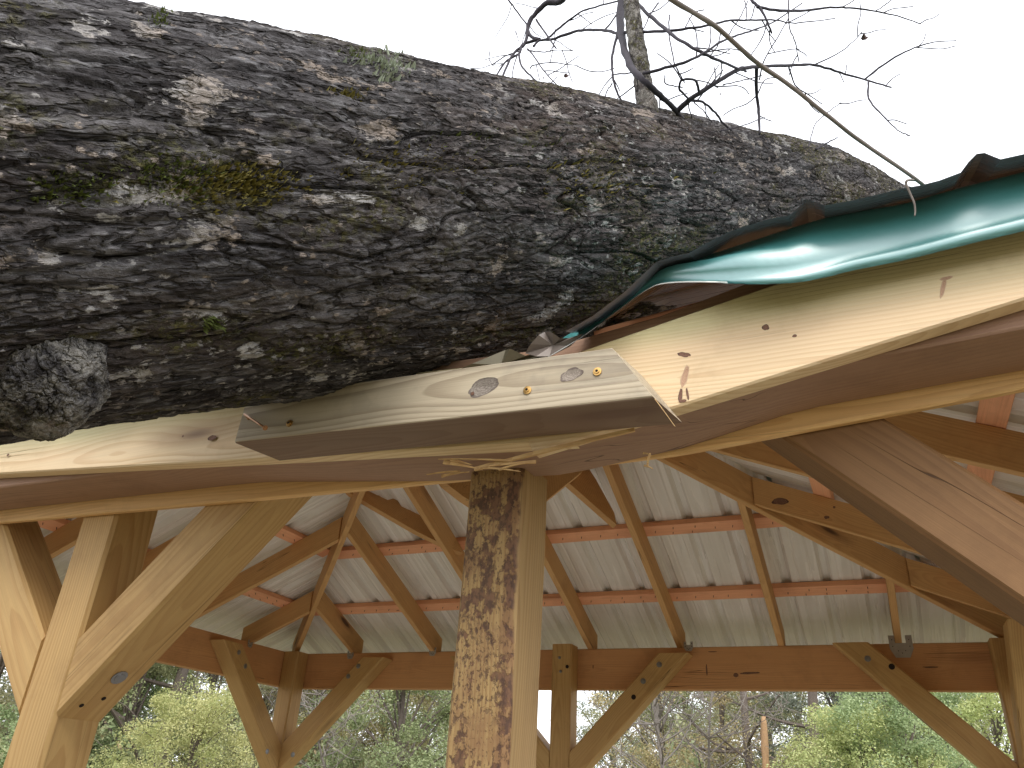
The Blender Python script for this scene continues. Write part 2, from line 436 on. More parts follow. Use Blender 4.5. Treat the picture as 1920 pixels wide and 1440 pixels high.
bolt(at(1188, 1307, y=-PW), (0, -1, 0), b2, .016, .002, M_HOLE, 'knot_hole')
for q in ((448, 1223), (460, 1249), (501, 1409)): bolt(at(*q, x=PW + .0005), (1, 0, 0), b5, .018)
# bolt head in the underside of the near brace
ctr = Vector((XM + PW, NY, -.535)) + Vector((.7071, 0, .7071)) * .145 + Vector((.7071, 0, -.7071)) * .0015
bolt(ctr, (.7071, 0, -.7071), b6, .021, .003, M_BOLT)
for dd, ee in ((.045, -.03), (.075, .012)):
    bolt(Vector((XM + PW, NY + ee, -.535)) + Vector((.7071, 0, .7071)) * dd + Vector((.7071, 0, -.7071)) * .0015, (.7071, 0, -.7071), b6, .006, .002, M_HOLE, 'nail_hole')

# rafters ------------------------------------------------------------
RD = .14; RT_ = .038; RV = RD * math.sqrt(1 + S*S)     # vertical depth
OVH = .10
def rafter(side, c, tmax, t0=-OVH, drop=0, name='rafter', mat=None):
    """side: f far, l left, r right, n near; c position along the eave; runs inward to tmax"""
    if side == 'f': P = lambda t: Vector((c, -t, HB + S * t)); nrm = Vector((0, S, 1)); inn = Vector((0, -1, 0))
    if side == 'n': P = lambda t: Vector((c, -D + t, HB + S * t)); nrm = Vector((0, -S, 1)); inn = Vector((0, 1, 0))
    if side == 'l': P = lambda t: Vector((t, c, HB + S * t)); nrm = Vector((-S, 0, 1)); inn = Vector((1, 0, 0))
    if side == 'r': P = lambda t: Vector((W - t, c, HB + S * t)); nrm = Vector((S, 0, 1)); inn = Vector((-1, 0, 0))
    nrm.normalize(); h = nrm * (RD / 2 + .002)
    A = P(t0) + h; B = P(tmax) + h
    A.z -= drop
    return board(name, A, B, RT_, RD, mat or M_RAFT, pav, up=nrm, cutA=(P(t0), inn), cutB=(P(tmax), inn), seg=8, cham=.002)
XS = [.56, 1.28, 1.90, 2.53, 3.15, 3.79, 4.46]; YS = [-.52, -1.22, -1.925, -2.5, -3.15]
raf = {}
for x in XS:
    raf['f', x] = rafter('f', x, min(D/2, x, W - x) - .02)
for x in XS:
    rafter('n', x, min(D/2, x, W - x) - .02, t0=.30 if 3 < x < 4 else -OVH, drop=.06 if 3 < x < 4 else 0)
for y in YS:
    rafter('l', y, min(-y, D + y) - .02); raf['r', y] = rafter('r', y, min(-y, D + y) - .02)
def hip(cx, cy, dx, dy, t1):
    n_ = Vector((-dx * S, -dy * S, 2)).normalized(); HD = .165
    off = Vector((0, 0, RV + .002)) - n_ * (HD / 2)
    A = Vector((cx, cy, HB)) + Vector((-dx, -dy, -S)) * OVH + off; B = Vector((cx + dx * t1, cy + dy * t1, HB + S * t1)) + off
    return board('hip_rafter', A, B, .038, HD, M_RAFT, pav, up=(0, 0, 1), seg=10)
hip(0, 0, 1, -1, D/2); hip(W, 0, -1, -1, D/2); hip(0, -D, 1, 1, D/2); hip(W, -D, -1, 1, D/2)
board('ridge', (D/2 - .02, -D/2, HB + S*D/2 + RV - .09), (W - D/2 + .02, -D/2, HB + S*D/2 + RV - .09), .038, .165, M_RAFT, pav)
# purlins
PD = .038
def purlin(side, t, w=.09):
    zoff = RV + .004; n0 = math.sqrt(1 + S*S)
    h = (PD / 2)
    if side in 'fn':
        sg = 1 if side == 'f' else -1; y = -t if side == 'f' else -D + t
        nrm = Vector((0, S * sg, 1)).normalized(); c = HB + S * t + zoff
        A = Vector((t + .03, y, c)) + nrm * h; B = Vector((W - t - .03, y, c)) + nrm * h
    else:
        sg = -1 if side == 'l' else 1; x = t if side == 'l' else W - t
        nrm = Vector((S * sg, 0, 1)).normalized(); c = HB + S * t + zoff
        A = Vector((x, -t - .03, c)) + nrm * h; B = Vector((x, -D + t + .03, c)) + nrm * h
    o = board('purlin', A, B, w, PD, M_PURL, pav, up=nrm, seg=12, cham=.002)
    return o, nrm
PT = [.265, .865, 1.45]
for t in PT:
    for sd_ in 'flrn':
        if sd_ == 'n' and t < .3: continue
        o, nrm = purlin(sd_, t)
        if sd_ in 'fl' and t < 1:             # screws through the battens
            nv = []
            L = (W if sd_ == 'f' else D) - 2 * t - .2
            lst = []
            q = .06
            while q < L:
                for dz in ((-.02, .02) if random.random() < .3 else (0,)):
                    a = t + .12 + q + random.uniform(-.02, .02)
                    base = HB + S * t + RV + .004
                    c = Vector((a, -t + dz, base - S*dz * -1 * -1)) if sd_ == 'f' else Vector((t + dz, -a, base + S * dz))
                    lst.append(tube(None, [c + nrm * .004, c - nrm * .014], [.0022, .0016], None, sides=5))
                q += .115
            V, F = merge(lst); tag(mesh_obj('screw_points', V, F, M_HOLE, o), kind='stuff')
# crushed eave: near purlin in two broken lengths
for xa, xb, da, db in ((.3, 3.2, 0, -.08), (3.7, 4.8, -.10, 0)):
    t = .265; nrm = Vector((0, -S, 1)).normalized(); z = HB + S*t + RV + .024
    board('purlin', (xa, -D + t, z + da), (xb, -D + t, z + db), .09, PD, M_PURL, pav, up=nrm)

# roof sheets --------------------------------------------------------
ZM = HB + RV + .006 + PD * math.sqrt(1 + S*S)          # sheet height over the wall line
PITCHW = .229
def prof_h(u):
    f = (u / PITCHW) % 1.0; d = min(f, 1 - f) * PITCHW
    h = 0
    if d < .014: h = .030
    elif d < .034: h = .030 * (1 - (d - .014) / .020)
    for c in (.33, .67):
        e = abs(f - c) * PITCHW
        if e < .010: h = max(h, .0035 * (1 - e / .010))
    return h
def prof_us(a, b):
    us = []
    k = math.floor(a / PITCHW) - 1
    while k * PITCHW < b + PITCHW:
        for o in (-.034, -.014, .014, .034, .33*PITCHW - .010, .33*PITCHW, .33*PITCHW + .010, .67*PITCHW - .010, .67*PITCHW, .67*PITCHW + .010):
            u = k * PITCHW + o
            if a < u < b: us.append(u)
        k += 1
    return [a] + sorted(us) + [b]
def roof_panel(side, ov=.42, seg=14, crush=None, split=3):
    L = W if side in 'fn' else D
    us_all = prof_us(-ov + .01, L + ov - .01)
    n = Vector({'f': (0, S, 1), 'n': (0, -S, 1), 'l': (-S, 0, 1), 'r': (S, 0, 1)}[side]).normalized()
    V = []; F = []
    for i, u in enumerate(us_all):
        tm = min(D/2, u + .0, L - u + .0)
        tm = max(tm, -ov + .012)
        h = prof_h(u)
        for j in range(seg + 1):
            t = -ov + (tm + ov) * j / seg
            z = ZM + S * t
            if side == 'f': p = Vector((u, -t, z))
            elif side == 'n': p = Vector((u, -D + t, z))
            elif side == 'l': p = Vector((t, -u, z))
            else: p = Vector((W - t, -u, z))
            p += n * (h + mnoise.noise((u * 2.1, t * 2.3, ord(side))) * .0025)
            if crush: p = crush(u, t, p)
            V.append(p)
    m = seg + 1
    for i in range(len(us_all) - 1):
        for j in range(seg):
            a = i * m + j; q = (a, a + m, a + m + 1, a + 1)
            if side in ('f', 'l'): pass
            F.append(q)
    o = mesh_obj('roof_panel', V, F, M_ROOF if side == 'f' else M_ROOFX, pav)
    # outside faces point up
    me = o.data
    if me.polygons[len(me.polygons)//2].normal.z < 0:
        me.flip_normals()
    return o
# trunk axis (used by the crushed sheet as well)
TA = Vector((1.6, -8.354, -2.276)); TB = Vector((5.2, -.169, 3.132)); TAX = (TB - TA).normalized(); TLEN = (TB - TA).length
def trunk_r(k):
    r = .381 + (.324 - .381) * k
    pts = ((-.1, 1.35), (.0, 1.12), (.08, 1.02), (.44, .99), (.5, 1.0), (.56, 1.02), (.66, 1.0), (.745, 1.0), (.80, .87), (.85, .70), (.90, .58), (1.0, .5), (1.3, .4))
    return r * float(np.interp(k, [a for a, b in pts], [b for a, b in pts]))
def trunk_low(x, y):
    """height of the trunk's lower side over (x, y), or None"""
    # |(p-TA) - ax*((p-TA).ax)|^2 = R^2 -> quadratic in z, R taken at the nearest k
    best = None
    for it in range(3):
        z = best if best is not None else .5
        kk = (Vector((x, y, z)) - TA).dot(TAX) / TLEN; R = trunk_r(kk)
        q = Vector((x, y, 0)) - TA
        a = 1 - TAX.z ** 2; b = 2 * (q.z - TAX.z * q.dot(TAX)); c = q.dot(q) - q.dot(TAX) ** 2 - R * R
        disc = b*b - 4*a*c
        if disc < 0: return None
        best = (-b - math.sqrt(disc)) / (2 * a)
    return best
roof_panel('f'); roof_panel('l'); roof_panel('r')
SIL = [(1000,650),(1060,618),(1110,590),(1170,545),(1230,488),(1260,478),(1290,472),(1330,450),(1365,432),(1400,420),(1440,408),(1480,400),(1497,385),(1510,373),(1525,374),(1545,382),(1600,372),(1650,360),(1690,350),(1725,344),(1760,335),(1800,320),(1815,300),(1830,285),(1845,283),(1862,290),(1875,295),(1920,285)]
EY = -4.15
edge = [at(a, b, y=EY) for a, b in SIL]
def eave_profile():
    pts = [(p.x, p.z) for p in edge]
    x = pts[-1][0]; z0 = pts[-1][1]
    ribs = []
    xr = x - .01
    while xr < W + .3:
        xr += .27
        for o, h in ((-.03, 0), (-.014, .022), (.014, .022), (.03, 0)): ribs.append((xr + o, z0 + h))
    pts += [r for r in ribs if r[0] < W + .18] + [(W + .19, z0)]
    left = []
    base = lambda x: .318 - .20 * max(0, min(1, (x - 1.0) / 2.3)) ** 1.5
    xr = -.15
    us = []
    while xr < 3.7:
        for o, h in ((-.03, 0), (-.014, .020), (.014, .020), (.03, 0), (.10, .0), (.19, 0)):
            us.append((xr + o, base(xr + o) + h))
        xr += .29
    left = [(-.19, .318)] + [u for u in us if u[0] < 3.76 and u[0] > -.18]
    return left + pts
def near_panel():
    E_ = eave_profile(); seg = 18; V = []; F = []
    for x, z in E_:
        u = x; tm = max(-.2, min(D/2, x, W - x))
        flat = .30
        for j in range(seg + 1):
            f = (j / seg) ** 1.3
            t = -.30 + (tm + .30) * f
            zz = ZM + S * t - .004 + (.018 if abs(z - flat) > .012 and x > 4.3 else 0) * 0
            w = math.exp(-((t + .30) / .35) ** 2)
            zz = zz + (z - (ZM + S * (-.30))) * w
            y = -D + t
            tl = trunk_low(x, y)
            if tl is not None and x < 4.0 and not (x > edge[0].x - .001 and t < .12):
                zz = min(zz, tl - .012)
            V.append((x, y, zz))
    m = seg + 1
    for i in range(len(E_) - 1):
        for j in range(seg):
            if j < 8 and E_[i][0] > 3.2 and E_[i+1][0] < edge[1].x + .001: continue      # torn away under the trunk
            a = i * m + j; F.append((a, a + m, a + m + 1, a + 1))
    o = mesh_obj('roof_panel', V, F, M_ROOFN, pav); o['label'] = 'crushed near roof sheet with rippled lower edge under the trunk'
    if o.data.polygons[len(F)//2].normal.z < 0: o.data.flip_normals()
near_panel()
def cap(P0, P1, wa, wb, nm='ridge_cap'):
    P0, P1, wa, wb = map(Vector, (P0, P1, wa, wb)); n = 8; V = []; F = []
    for i in range(n + 1):
        p = P0.lerp(P1, i / n)
        V += [p + wa, p + Vector((0, 0, .030)), p + wb]
    for i in range(n):
        for j in range(2): F.append((i*3+j, i*3+j+1, i*3+j+4, i*3+j+3))
    o = mesh_obj(nm, V, F, M_ROOF, pav)
    if o.data.polygons[0].normal.z < 0: o.data.flip_normals()
cw = .12; zc = ZM + .024
for cx, cy, dx, dy in ((0, 0, 1, -1), (W, 0, -1, -1), (0, -D, 1, 1), (W, -D, -1, 1)):
    e = .38 if cy == 0 or True else 0
    if cy != 0: e = .1
    cap((cx - dx*e, cy - dy*e, zc - S*e), (cx + dx*D/2, cy + dy*D/2, zc + S*D/2), (dx*cw, 0, 0), (0, dy*cw, 0))
cap((D/2 - .05, -D/2, zc + S*D/2 + .004), (W - D/2 + .05, -D/2, zc + S*D/2 + .004), (0, cw, -S*cw), (0, -cw, -S*cw))

# eave boards and trim ------------------------------------------------
FT = .038; FH = .184
def fascia_simple(A, B, w=FT, h=FH, z=HB + .016 - FH/2): 
    return board('fascia', (A[0], A[1], z), (B[0], B[1], z), w, h, M_FASC, pav, seg=12)
fascia_simple((-BT - FT, BT + FT/2 + .002), (W + BT + FT, BT + FT/2 + .002))
fascia_simple((-BT - FT/2 - .002, -D - BT), (-BT - FT/2 - .002, BT)); fascia_simple((W + BT + FT/2 + .002, -D - BT), (W + BT + FT/2 + .002, BT))
# near eave board, snapped at x = 3.8
YFC = -D - .020 - .156 - .003 - FT/2
def near_fascia():
    y = YFC
    fz = lambda x: .059 - .0725 * (x - 2.19)
    gz = lambda x: -.075 + .189 * (x - 3.80)
    a = board('fascia', (-.12, y + .004, FH/2), (3.84, y + .004, FH/2), FT, FH, M_FASC, pav, seg=40, cutB=((3.88, y, 0), (1, 0, .35)), bend=lambda t: fz(-.12 + 3.96 * t))
    a['label'] = 'pale fresh eave board left of the break'
    b = board('fascia', (3.80, y, FH/2), (5.2, y, FH/2), FT, FH, M_FASC, pav, seg=30, cutA=((3.80, y, 0), (1, 0, .35)), bend=lambda t: gz(3.80 + 1.40 * t))
    b['label'] = 'pale fresh eave board tilting up right of the break'
    return a, b
fa, fb = near_fascia()
FYF = YFC - FT/2          # outer face
def knot_mat(name, mid, ringc, edge):
    k = NT(name); o = k.obj(); L = k.vmath('LENGTH', o)
    L = k.math('ADD', L, k.math('MULTIPLY', k.math('SUBTRACT', k.noise(o, 3, 3, .6), .5), .5))
    rg = k.math('FRACT', k.math('MULTIPLY', L, 4.5)); c = k.mix(k.ramp(rg, .3, .95), mid, ringc)
    c = k.mix(k.ramp(L, .72, 1.0), c, edge); k.bump(rg, .05, .3)
    return k.fin(c, .7, .3)
M_KNOT = knot_mat('knot_wood', (.24, .13, .085), (.13, .065, .05), (.10, .05, .04))
M_KNOT2 = knot_mat('knot_wood_pink', (.52, .34, .22), (.40, .22, .15), (.58, .42, .28))
def knot(px, py, rx, rz, parent, y, col=M_HOLE, rot=0, name='knot'):
    c = at(px, py, y=y); V = [(0, -.0012 / rx, 0)]; n = 22
    for j in range(n):
        q = 2*math.pi*j/n; r = 1 + .28 * mnoise.noise((math.cos(q) * 1.6 + px, py, math.sin(q) * 1.6))
        V.append((math.cos(q) * r, -.0004 / rx, math.sin(q) * r))
    F = [(0, j + 1, (j + 1) % n + 1) for j in range(n)]
    M = Matrix.Translation(c) @ Matrix.Rotation(-rot, 4, 'Y') @ Matrix.Diagonal((rx, rx, rz, 1))
    return mesh_obj(name, V, F, col, parent, M)
knot(1283, 665, .012, .005, fb, FYF, M_KNOT, -.3)
knot(1284, 706, .006, .024, fb, FYF, M_KNOT2, -.3); knot(1276, 742, .0035, .015, fb, FYF - .001, M_KNOT, -.15); knot(1289, 738, .002, .012, fb, FYF - .001, M_KNOT, .1); knot(1280, 752, .007, .003, fb, FYF - .001, M_KNOT, 0)
knot(1436, 614, .006, .006, fb, FYF, M_KNOT); knot(1490, 630, .004, .003, fb, FYF, M_KNOT); knot(1768, 540, .0035, .022, fb, FYF, M_KNOT2, -.35); knot(1774, 522, .010, .0035, fb, FYF, M_KNOT2, .1)
knot(398, 821, .013, .007, fa, FYF, M_KNOT); 
knot(343, 818, .003, .003, fa, FYF, M_KNOT); knot(15, 853, .005, .004, fa, FYF, M_KNOT)

knot(1463, 940, .040, .020, raf['r', -1.22], -1.22 - .0195, M_KNOT, -.1); knot(1550, 970, .012, .008, raf['r', -1.22], -1.22 - .0195, M_KNOT); knot(1564, 951, .006, .006, raf['r', -1.22], -1.22 - .0195, M_KNOT)
knot(1405, 1262, .060, .007, bf_, -.001, M_KNOT, .04); knot(1380, 1266, .016, .012, bf_, -.001, M_KNOT, .1); knot(1325, 1256, .005, .034, bf_, -.001, M_KNOT); knot(706, 1247, .010, .016, bf_, -.001, M_KNOT); knot(1745, 1251, .04, .004, bf_, -.001, M_KNOT)
knot(1336, 1222, .03, .003, bf_, -.001, M_KNOT); knot(1112, 1250, .004, .012, bf_, -.001, M_KNOT)
def strip(name, rows, mat, parent, per=4, flip=False, smooth=True, label=None):
    R_ = [smoothpts(r, per) for r in rows]; n = len(R_[0]); V = [p for r in R_ for p in r]; F = []
    for i in range(len(R_) - 1):
        for j in range(n - 1):
            a = i * n + j; F.append((a, a + 1, a + n + 1, a + n))
    o = mesh_obj(name, V, F, mat, parent, None, smooth)
    if flip: o.data.flip_normals()
    if label: o['label'] = label
    return o
TF = [((1030,655),(1027,668),(1025,672)),((1100,612),(1092,628),(1090,633)),((1165,566),(1152,584),(1150,589)),((1222,525),(1213,541),(1211,545)),((1262,500),(1252,527),(1250,532)),
      ((1330,484),(1328,524),(1330,530)),((1400,462),(1400,522),(1400,533)),((1480,436),(1480,517),(1480,531)),((1540,418),(1540,504),(1540,522)),
      ((1600,405),(1600,487),(1600,507)),((1700,388),(1700,464),(1700,487)),((1800,360),(1800,438),(1800,462)),((1920,330),(1920,408),(1920,433)),((2060,290),(2060,372),(2060,398)),((2300,225),(2300,305),(2300,332))]
bul = [0, 0, .002, .008, .02, .028, .03, .02, .01, .004, 0, 0, 0, 0, 0]
rT = [at(*t[0], y=FYF - .010) for t in TF]; rF = [at(*t[1], y=FYF - .015 - b) for t, b in zip(TF, bul)]
rM = [(a * .45 + b * .55) + Vector((0, -.004 - .9 * q, .002)) * (1 if i > 2 else .2) for i, (a, b, q) in enumerate(zip(rT, rF, bul))]
rM2 = [(a * .15 + b * .85) + Vector((0, -.002 - .5 * q, 0)) * (1 if i > 2 else .2) for i, (a, b, q) in enumerate(zip(rT, rF, bul))]
rB = [at(*t[2], y=FYF - .052 - b * .7) for t, b in zip(TF, bul)]
rU = [p + Vector((0, .012, .012)) for p in rB]
rTT = [p + Vector((0, .012, .018)) for p in rT]
strip('eave_trim', [rTT, rT, rM, rM2, rF, rB, rU], M_TRIM, pav, flip=True, label='bent green metal eave trim peeling from the board')
# hem: pale folded lip under the green face
def simple_trim(A, B, z0=.20, z1=.275, lab=None, n=None):
    A = Vector((*A, 0)); B = Vector((*B, 0)); d = (B - A).normalized(); o = Vector((d.y, -d.x, 0))
    rows = [[A + (B - A) * t + o * k + Vector((0, 0, z)) for t in (0, .5, 1)] for k, z in ((-.004, z1 + .012), (0, z1), (.002, z0), (.014, z0 - .024))]
    return strip('eave_trim', rows, M_TRIM, pav, 2, flip=False)
q = .415
simple_trim((W + q, q), (-q, q)) ; simple_trim((-q, q), (-q, -D - q)); simple_trim((W + q, -D - q), (W + q, q))
# left half of the near trim, pressed down on its board
rows = []
for dy, z0 in ((.004, .075), (0, .065), (-.003, .008), (-.012, -.006)):
    rows.append([Vector((x, FYF - .003 + dy, (.059 - .0725 * (x - 2.19)) + FH + z0 * max(.12, min(1, (3.1 - x) / 1.6)))) for x in np.linspace(-.12, 2.55, 12)])
strip('eave_trim', rows, M_TRIM, pav, 2, label='green eave trim pressed flat under the trunk')
# crumpled scraps at the break
def sheet_from(name, pxs, y, mat, label=None, jig=.012, ydir=.0):
    c = Vector((0, 0, 0)); P = []
    for i, q in enumerate(pxs):
        P.append(at(*q, y=y + jig * math.sin(i * 2.3 + 1)))
    n = len(P); c = sum(P, Vector()) / n + Vector((0, jig, 0))
    V = [c + Vector((0, .0, 0))] + P + [p + Vector((0, .0016, 0)) for p in P] + [c + Vector((0, .0016, 0))]
    F = [(0, j + 1, (j + 1) % n + 1) for j in range(n)] + [(2*n + 1, n + (j + 1) % n + 1, n + j + 1) for j in range(n)]
    F += [(j + 1, n + j + 1, n + (j + 1) % n + 1, (j + 1) % n + 1) for j in range(n)]
    o = mesh_obj(name, V, F, mat, pav)
    if label: o['label'] = label
    return o
M_SCRAP = plain('scrap_olive', (.17, .15, .10), .5, .1); M_SCRAP2 = plain('scrap_wood', (.20, .135, .085), .7)
sheet_from('bent_flashing', [(985,662),(995,645),(1010,628),(1022,622),(1036,624),(1050,634),(1066,634),(1092,626),(1070,648),(1030,668),(1005,668)], FYF - .035, M_BENT, 'crumpled brown flashing at the break')
sheet_from('bent_flashing', [(846,712),(858,694),(885,682),(948,656),(957,654),(985,667),(1024,658),(1022,684),(900,700)], FYF - .02, M_SCRAP, 'creased olive flashing above the splice block')
sheet_from('wood_scrap', [(985,668),(1024,652),(1027,672),(1024,690),(990,690)], FYF - .012, M_SCRAP2, None, .003)

# splice block -------------------------------------------------------
SY = FYF - .002; ST = .112
yc = SY - ST/2
def splice():
    A0 = at(440, 830, y=SY - ST); B0 = at(1225, 745, y=SY - ST); T1 = at(1155, 662, y=SY - ST); T0 = at(560, 745, y=SY - ST)
    X = (B0 - A0).normalized(); h = .106
    Z = Vector((-X.z, 0, X.x)).normalized()
    A = A0 + Z * (h/2); B = B0 + Z * (h/2); A.y = B.y = yc
    A = A - X * .05; B = B + X * .05
    # end planes run through the measured corners, skewed in plan
    e1 = (T1 - B0).normalized(); pl1 = e1.cross(Vector((.20, 1, 0)).normalized()); 
    e0 = Vector((-.004, 0, 1)); e0 = (Vector((.05, 0, 1))).normalized(); pl0 = e0.cross(Vector((.28, 1, 0)).normalized())
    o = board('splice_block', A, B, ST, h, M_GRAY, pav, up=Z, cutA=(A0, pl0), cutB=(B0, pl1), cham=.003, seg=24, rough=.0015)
    o['label'] = 'weathered grey block screwed across the snapped eave board'
    return o
spl = splice()
FY2 = SY - ST
def screwhead(px, py):
    c = at(px, py, y=FY2 - .001)
    o = bolt(c, (0, -1, 0), spl, .0078, .004, M_BRASS, 'screw', 14)
    bolt(c + Vector((0, -.0044, 0)), (0, -1, 0), spl, .0026, .0006, M_HOLE, 'screw_slot', 6)
    return o
for q in ((1120, 697), (989, 732), (543, 794)): screwhead(*q)
n0 = at(459, 777, y=FY2 - .012); n1 = at(497, 802, y=FY2 - .030)
nl = tube('bent_screw', [at(470, 792, y=FY2 + .01), at(462, 780, y=FY2 - .010), n0, n0.lerp(n1, .3), n0.lerp(n1, .7), n1], [.0022, .0024, .003, .0024, .0024, .0022], M_NAIL, spl, 8)
bolt(n1, (n1 - n0), spl, .0055, .003, M_NAIL, 'screw_head', 10)
knot(906, 726, .032, .019, spl, FY2, knot_mat('grey_knot', (.30, .26, .22), (.22, .18, .15), (.16, .13, .11)), .25, 'knot'); knot(1071, 703, .021, .012, spl, FY2, knot_mat('grey_knot_small', (.36, .30, .25), (.25, .21, .17), (.18, .14, .12)), .2, 'knot')
knot(886, 738, .004, .004, spl, FY2 - .001, M_KNOT)

# splinters at the snapped beam
def sliver(pa, pb, wa, wb, y, mat=M_SPLIT, bowz=0, th=.004):  # noqa
    """thin torn strip between two pixels; widths in metres"""
    a = at(*pa, y=y); b = at(*pb, y=y); d = (b - a); L = d.length; d.normalize(); up = Vector((-d.z, 0, d.x))
    n = 14; V = []; F = []
    for i in range(n + 1):
        t = i / n; w = (wa + (wb - wa) * t) * (1 + .25 * mnoise.noise((t * 6, pa[0], pa[1]))) / 2
        c = a + d * L * t + Vector((0, -.004 * math.sin(t * 3.1), bowz * math.sin(t * math.pi)))
        for s1, s2 in ((-1, -1), (1, -1), (1, 1), (-1, 1)):
            V.append(c + up * w * s1 * (1 + .1 * random.random()) + Vector((0, th/2 * s2, 0)))
    for i in range(n):
        for j in range(4): F.append((i*4+j, i*4+(j+1) % 4, (i+1)*4+(j+1) % 4, (i+1)*4+j))
    F += [(3, 2, 1, 0), tuple(range(n*4, n*4+4))]
    return mesh_obj('splinter', V, F, mat, bn)
BY = YFC - .02 + .05
random.seed(3)
sliver((822, 861), (960, 864), .001, .004, BY - .052, th=.003)
sliver((832, 866), (905, 881), .009, .001, BY - .045, th=.003)
sliver((845, 862), (885, 872), .006, .001, BY - .05, th=.003)
sliver((905, 877), (976, 884), .005, .001, BY - .05, th=.002)
sliver((890, 880), (1190, 806), .007, .006, BY - .045, th=.006)
sliver((900, 877), (1005, 866), .001, .006, BY - .050, th=.003)
sliver((935, 881), (985, 869), .004, .001, BY - .053, th=.003)
sliver((828, 893), (880, 885), .006, .001, BY + .02, th=.003)
sliver((800, 890), (862, 884), .001, .004, BY + .02, th=.003)
sliver((1219, 850), (1214, 876), .003, .003, BY + .0, bowz=.0, th=.003)
sliver((1206, 850), (1221, 854), .003, .001, BY + .0); sliver((1208, 873), (1224, 879), .003, .001, BY + .0)
sliver((1228, 748), (1266, 800), .0012, .0008, FY2 + .004, th=.0015)
# metal hangers
def hanger(px, py, side, big=1.0):
    y = -.002
    c = at(px, py, y=-.002) if side == 'f' else at(px, py, x=.002)
    w, h = .075 * big, .075 * big
    V = []; F = []
    n = 10
    ax = Vector((1, 0, 0)) if side == 'f' else Vector((0, 1, 0)); nn = Vector((0, -1, 0)) if side == 'f' else Vector((1, 0, 0))
    for k in (0, .002):
        for (a, b) in ((-.5, .5), (-.5, -.1), (-.3, -.5), (.3, -.5), (.5, -.1), (.5, .5), (.22, .5), (.22, .15), (-.22, .15), (-.22, .5)):
            V.append(c + ax * a * w + Vector((0, 0, b * h)) + nn * k)
    F = [tuple(range(n, 2*n)), tuple(reversed(range(n)))] + [(j, (j+1) % n, n + (j+1) % n, n + j) for j in range(n)]
    o = mesh_obj('joist_hanger', V, F, M_GALV, bf_)
    for a, b in ((-.36, .3), (-.36, 0), (-.15, -.2), (.15, -.2), (.36, 0), (.36, .3), (0, -.3)):
        bolt(c + ax * a * w + Vector((0, 0, b * h)) + nn * .0022, nn, o, .003, .001, M_HOLE, 'nail_head', 6)
for q in ((657, 1228), (1291, 1212), (1690, 1212), (811, 1222)): hanger(*q, 'f', 1.7 if q[0] == 1690 else .8)
hanger(469, 1207, 'l', .7)

# broken rafters hanging under the far slope
def plate(name, pxs, plane, thick, mat, label):
    """tapered board end seen from its side: polygon traced on its own plane, given real thickness"""
    p0, n0 = Vector(plane[0]), Vector(plane[1]).normalized(); P = []
    for q in pxs:
        d = at(*q, dist=1) - CAM; t = (p0 - CAM).dot(n0) / d.dot(n0); P.append(CAM + d * t)
    n = len(P); back = n0 * thick * (1 if (CAM - p0).dot(n0) < 0 else -1)
    V = P + [p + back for p in P]
    F = [tuple(range(n)), tuple(reversed(range(n, 2*n)))] + [(j, n + j, n + (j+1) % n, (j+1) % n) for j in range(n)]
    o = mesh_obj(name, V, F, mat, pav); o['label'] = label
    bmm = bmesh.new(); bmm.from_mesh(o.data); bmesh.ops.recalc_face_normals(bmm, faces=bmm.faces); bmm.to_mesh(o.data); bmm.free()
    return o
d1 = (Vector((1.95, -.95, .72)) - Vector((1.40, -1.47, .98))).normalized(); nr = Vector((0, .39, .92)); npl = d1.cross(nr)
plate('broken_rafter', [(657,925),(780,996),(856,1033),(868,1036),(852,1014),(820,962),(786,908),(770,880),(610,880)], ((1.40, -1.47, .98), npl), .04, M_RAFT, 'split rafter hanging from the left hip')
plate('broken_rafter', [(834,904),(866,929),(950,984),(1021,941),(1092,884),(1085,860),(800,860)], (at(950, 930, y=-2.6), npl), .04, M_RAFT, 'snapped rafter end behind the propping post')
plate('broken_rafter', [(1066,905),(1156,984),(1152,962),(1118,900),(1100,872),(1040,872)], (at(1160, 985, y=-1.3), npl), .04, M_RAFT, 'short broken rafter leaning on a far rafter')

# ------------------------------------------------------------------ prop post
def prop():
    th = math.radians(-3)
    fl = Vector((3.583, -3.93, 0)); w = .130
    X = Vector((math.cos(th), math.sin(th), 0)); Yb = Vector((-math.sin(th), math.cos(th), 0))
    fl = at(877, 884, z=-.035); 
    c = fl + X * w/2 + Yb * w/2
    empty_ = c
    o = board('support_post', (c.x, c.y, PZ), (c.x, c.y, -.028), w, w, M_PROP, None, up=-X, cham=.010, seg=40, rough=.0035)
    tag(o, 'rough support post with dark bark specks propping up the snapped beam', 'post')
    return o
prop()

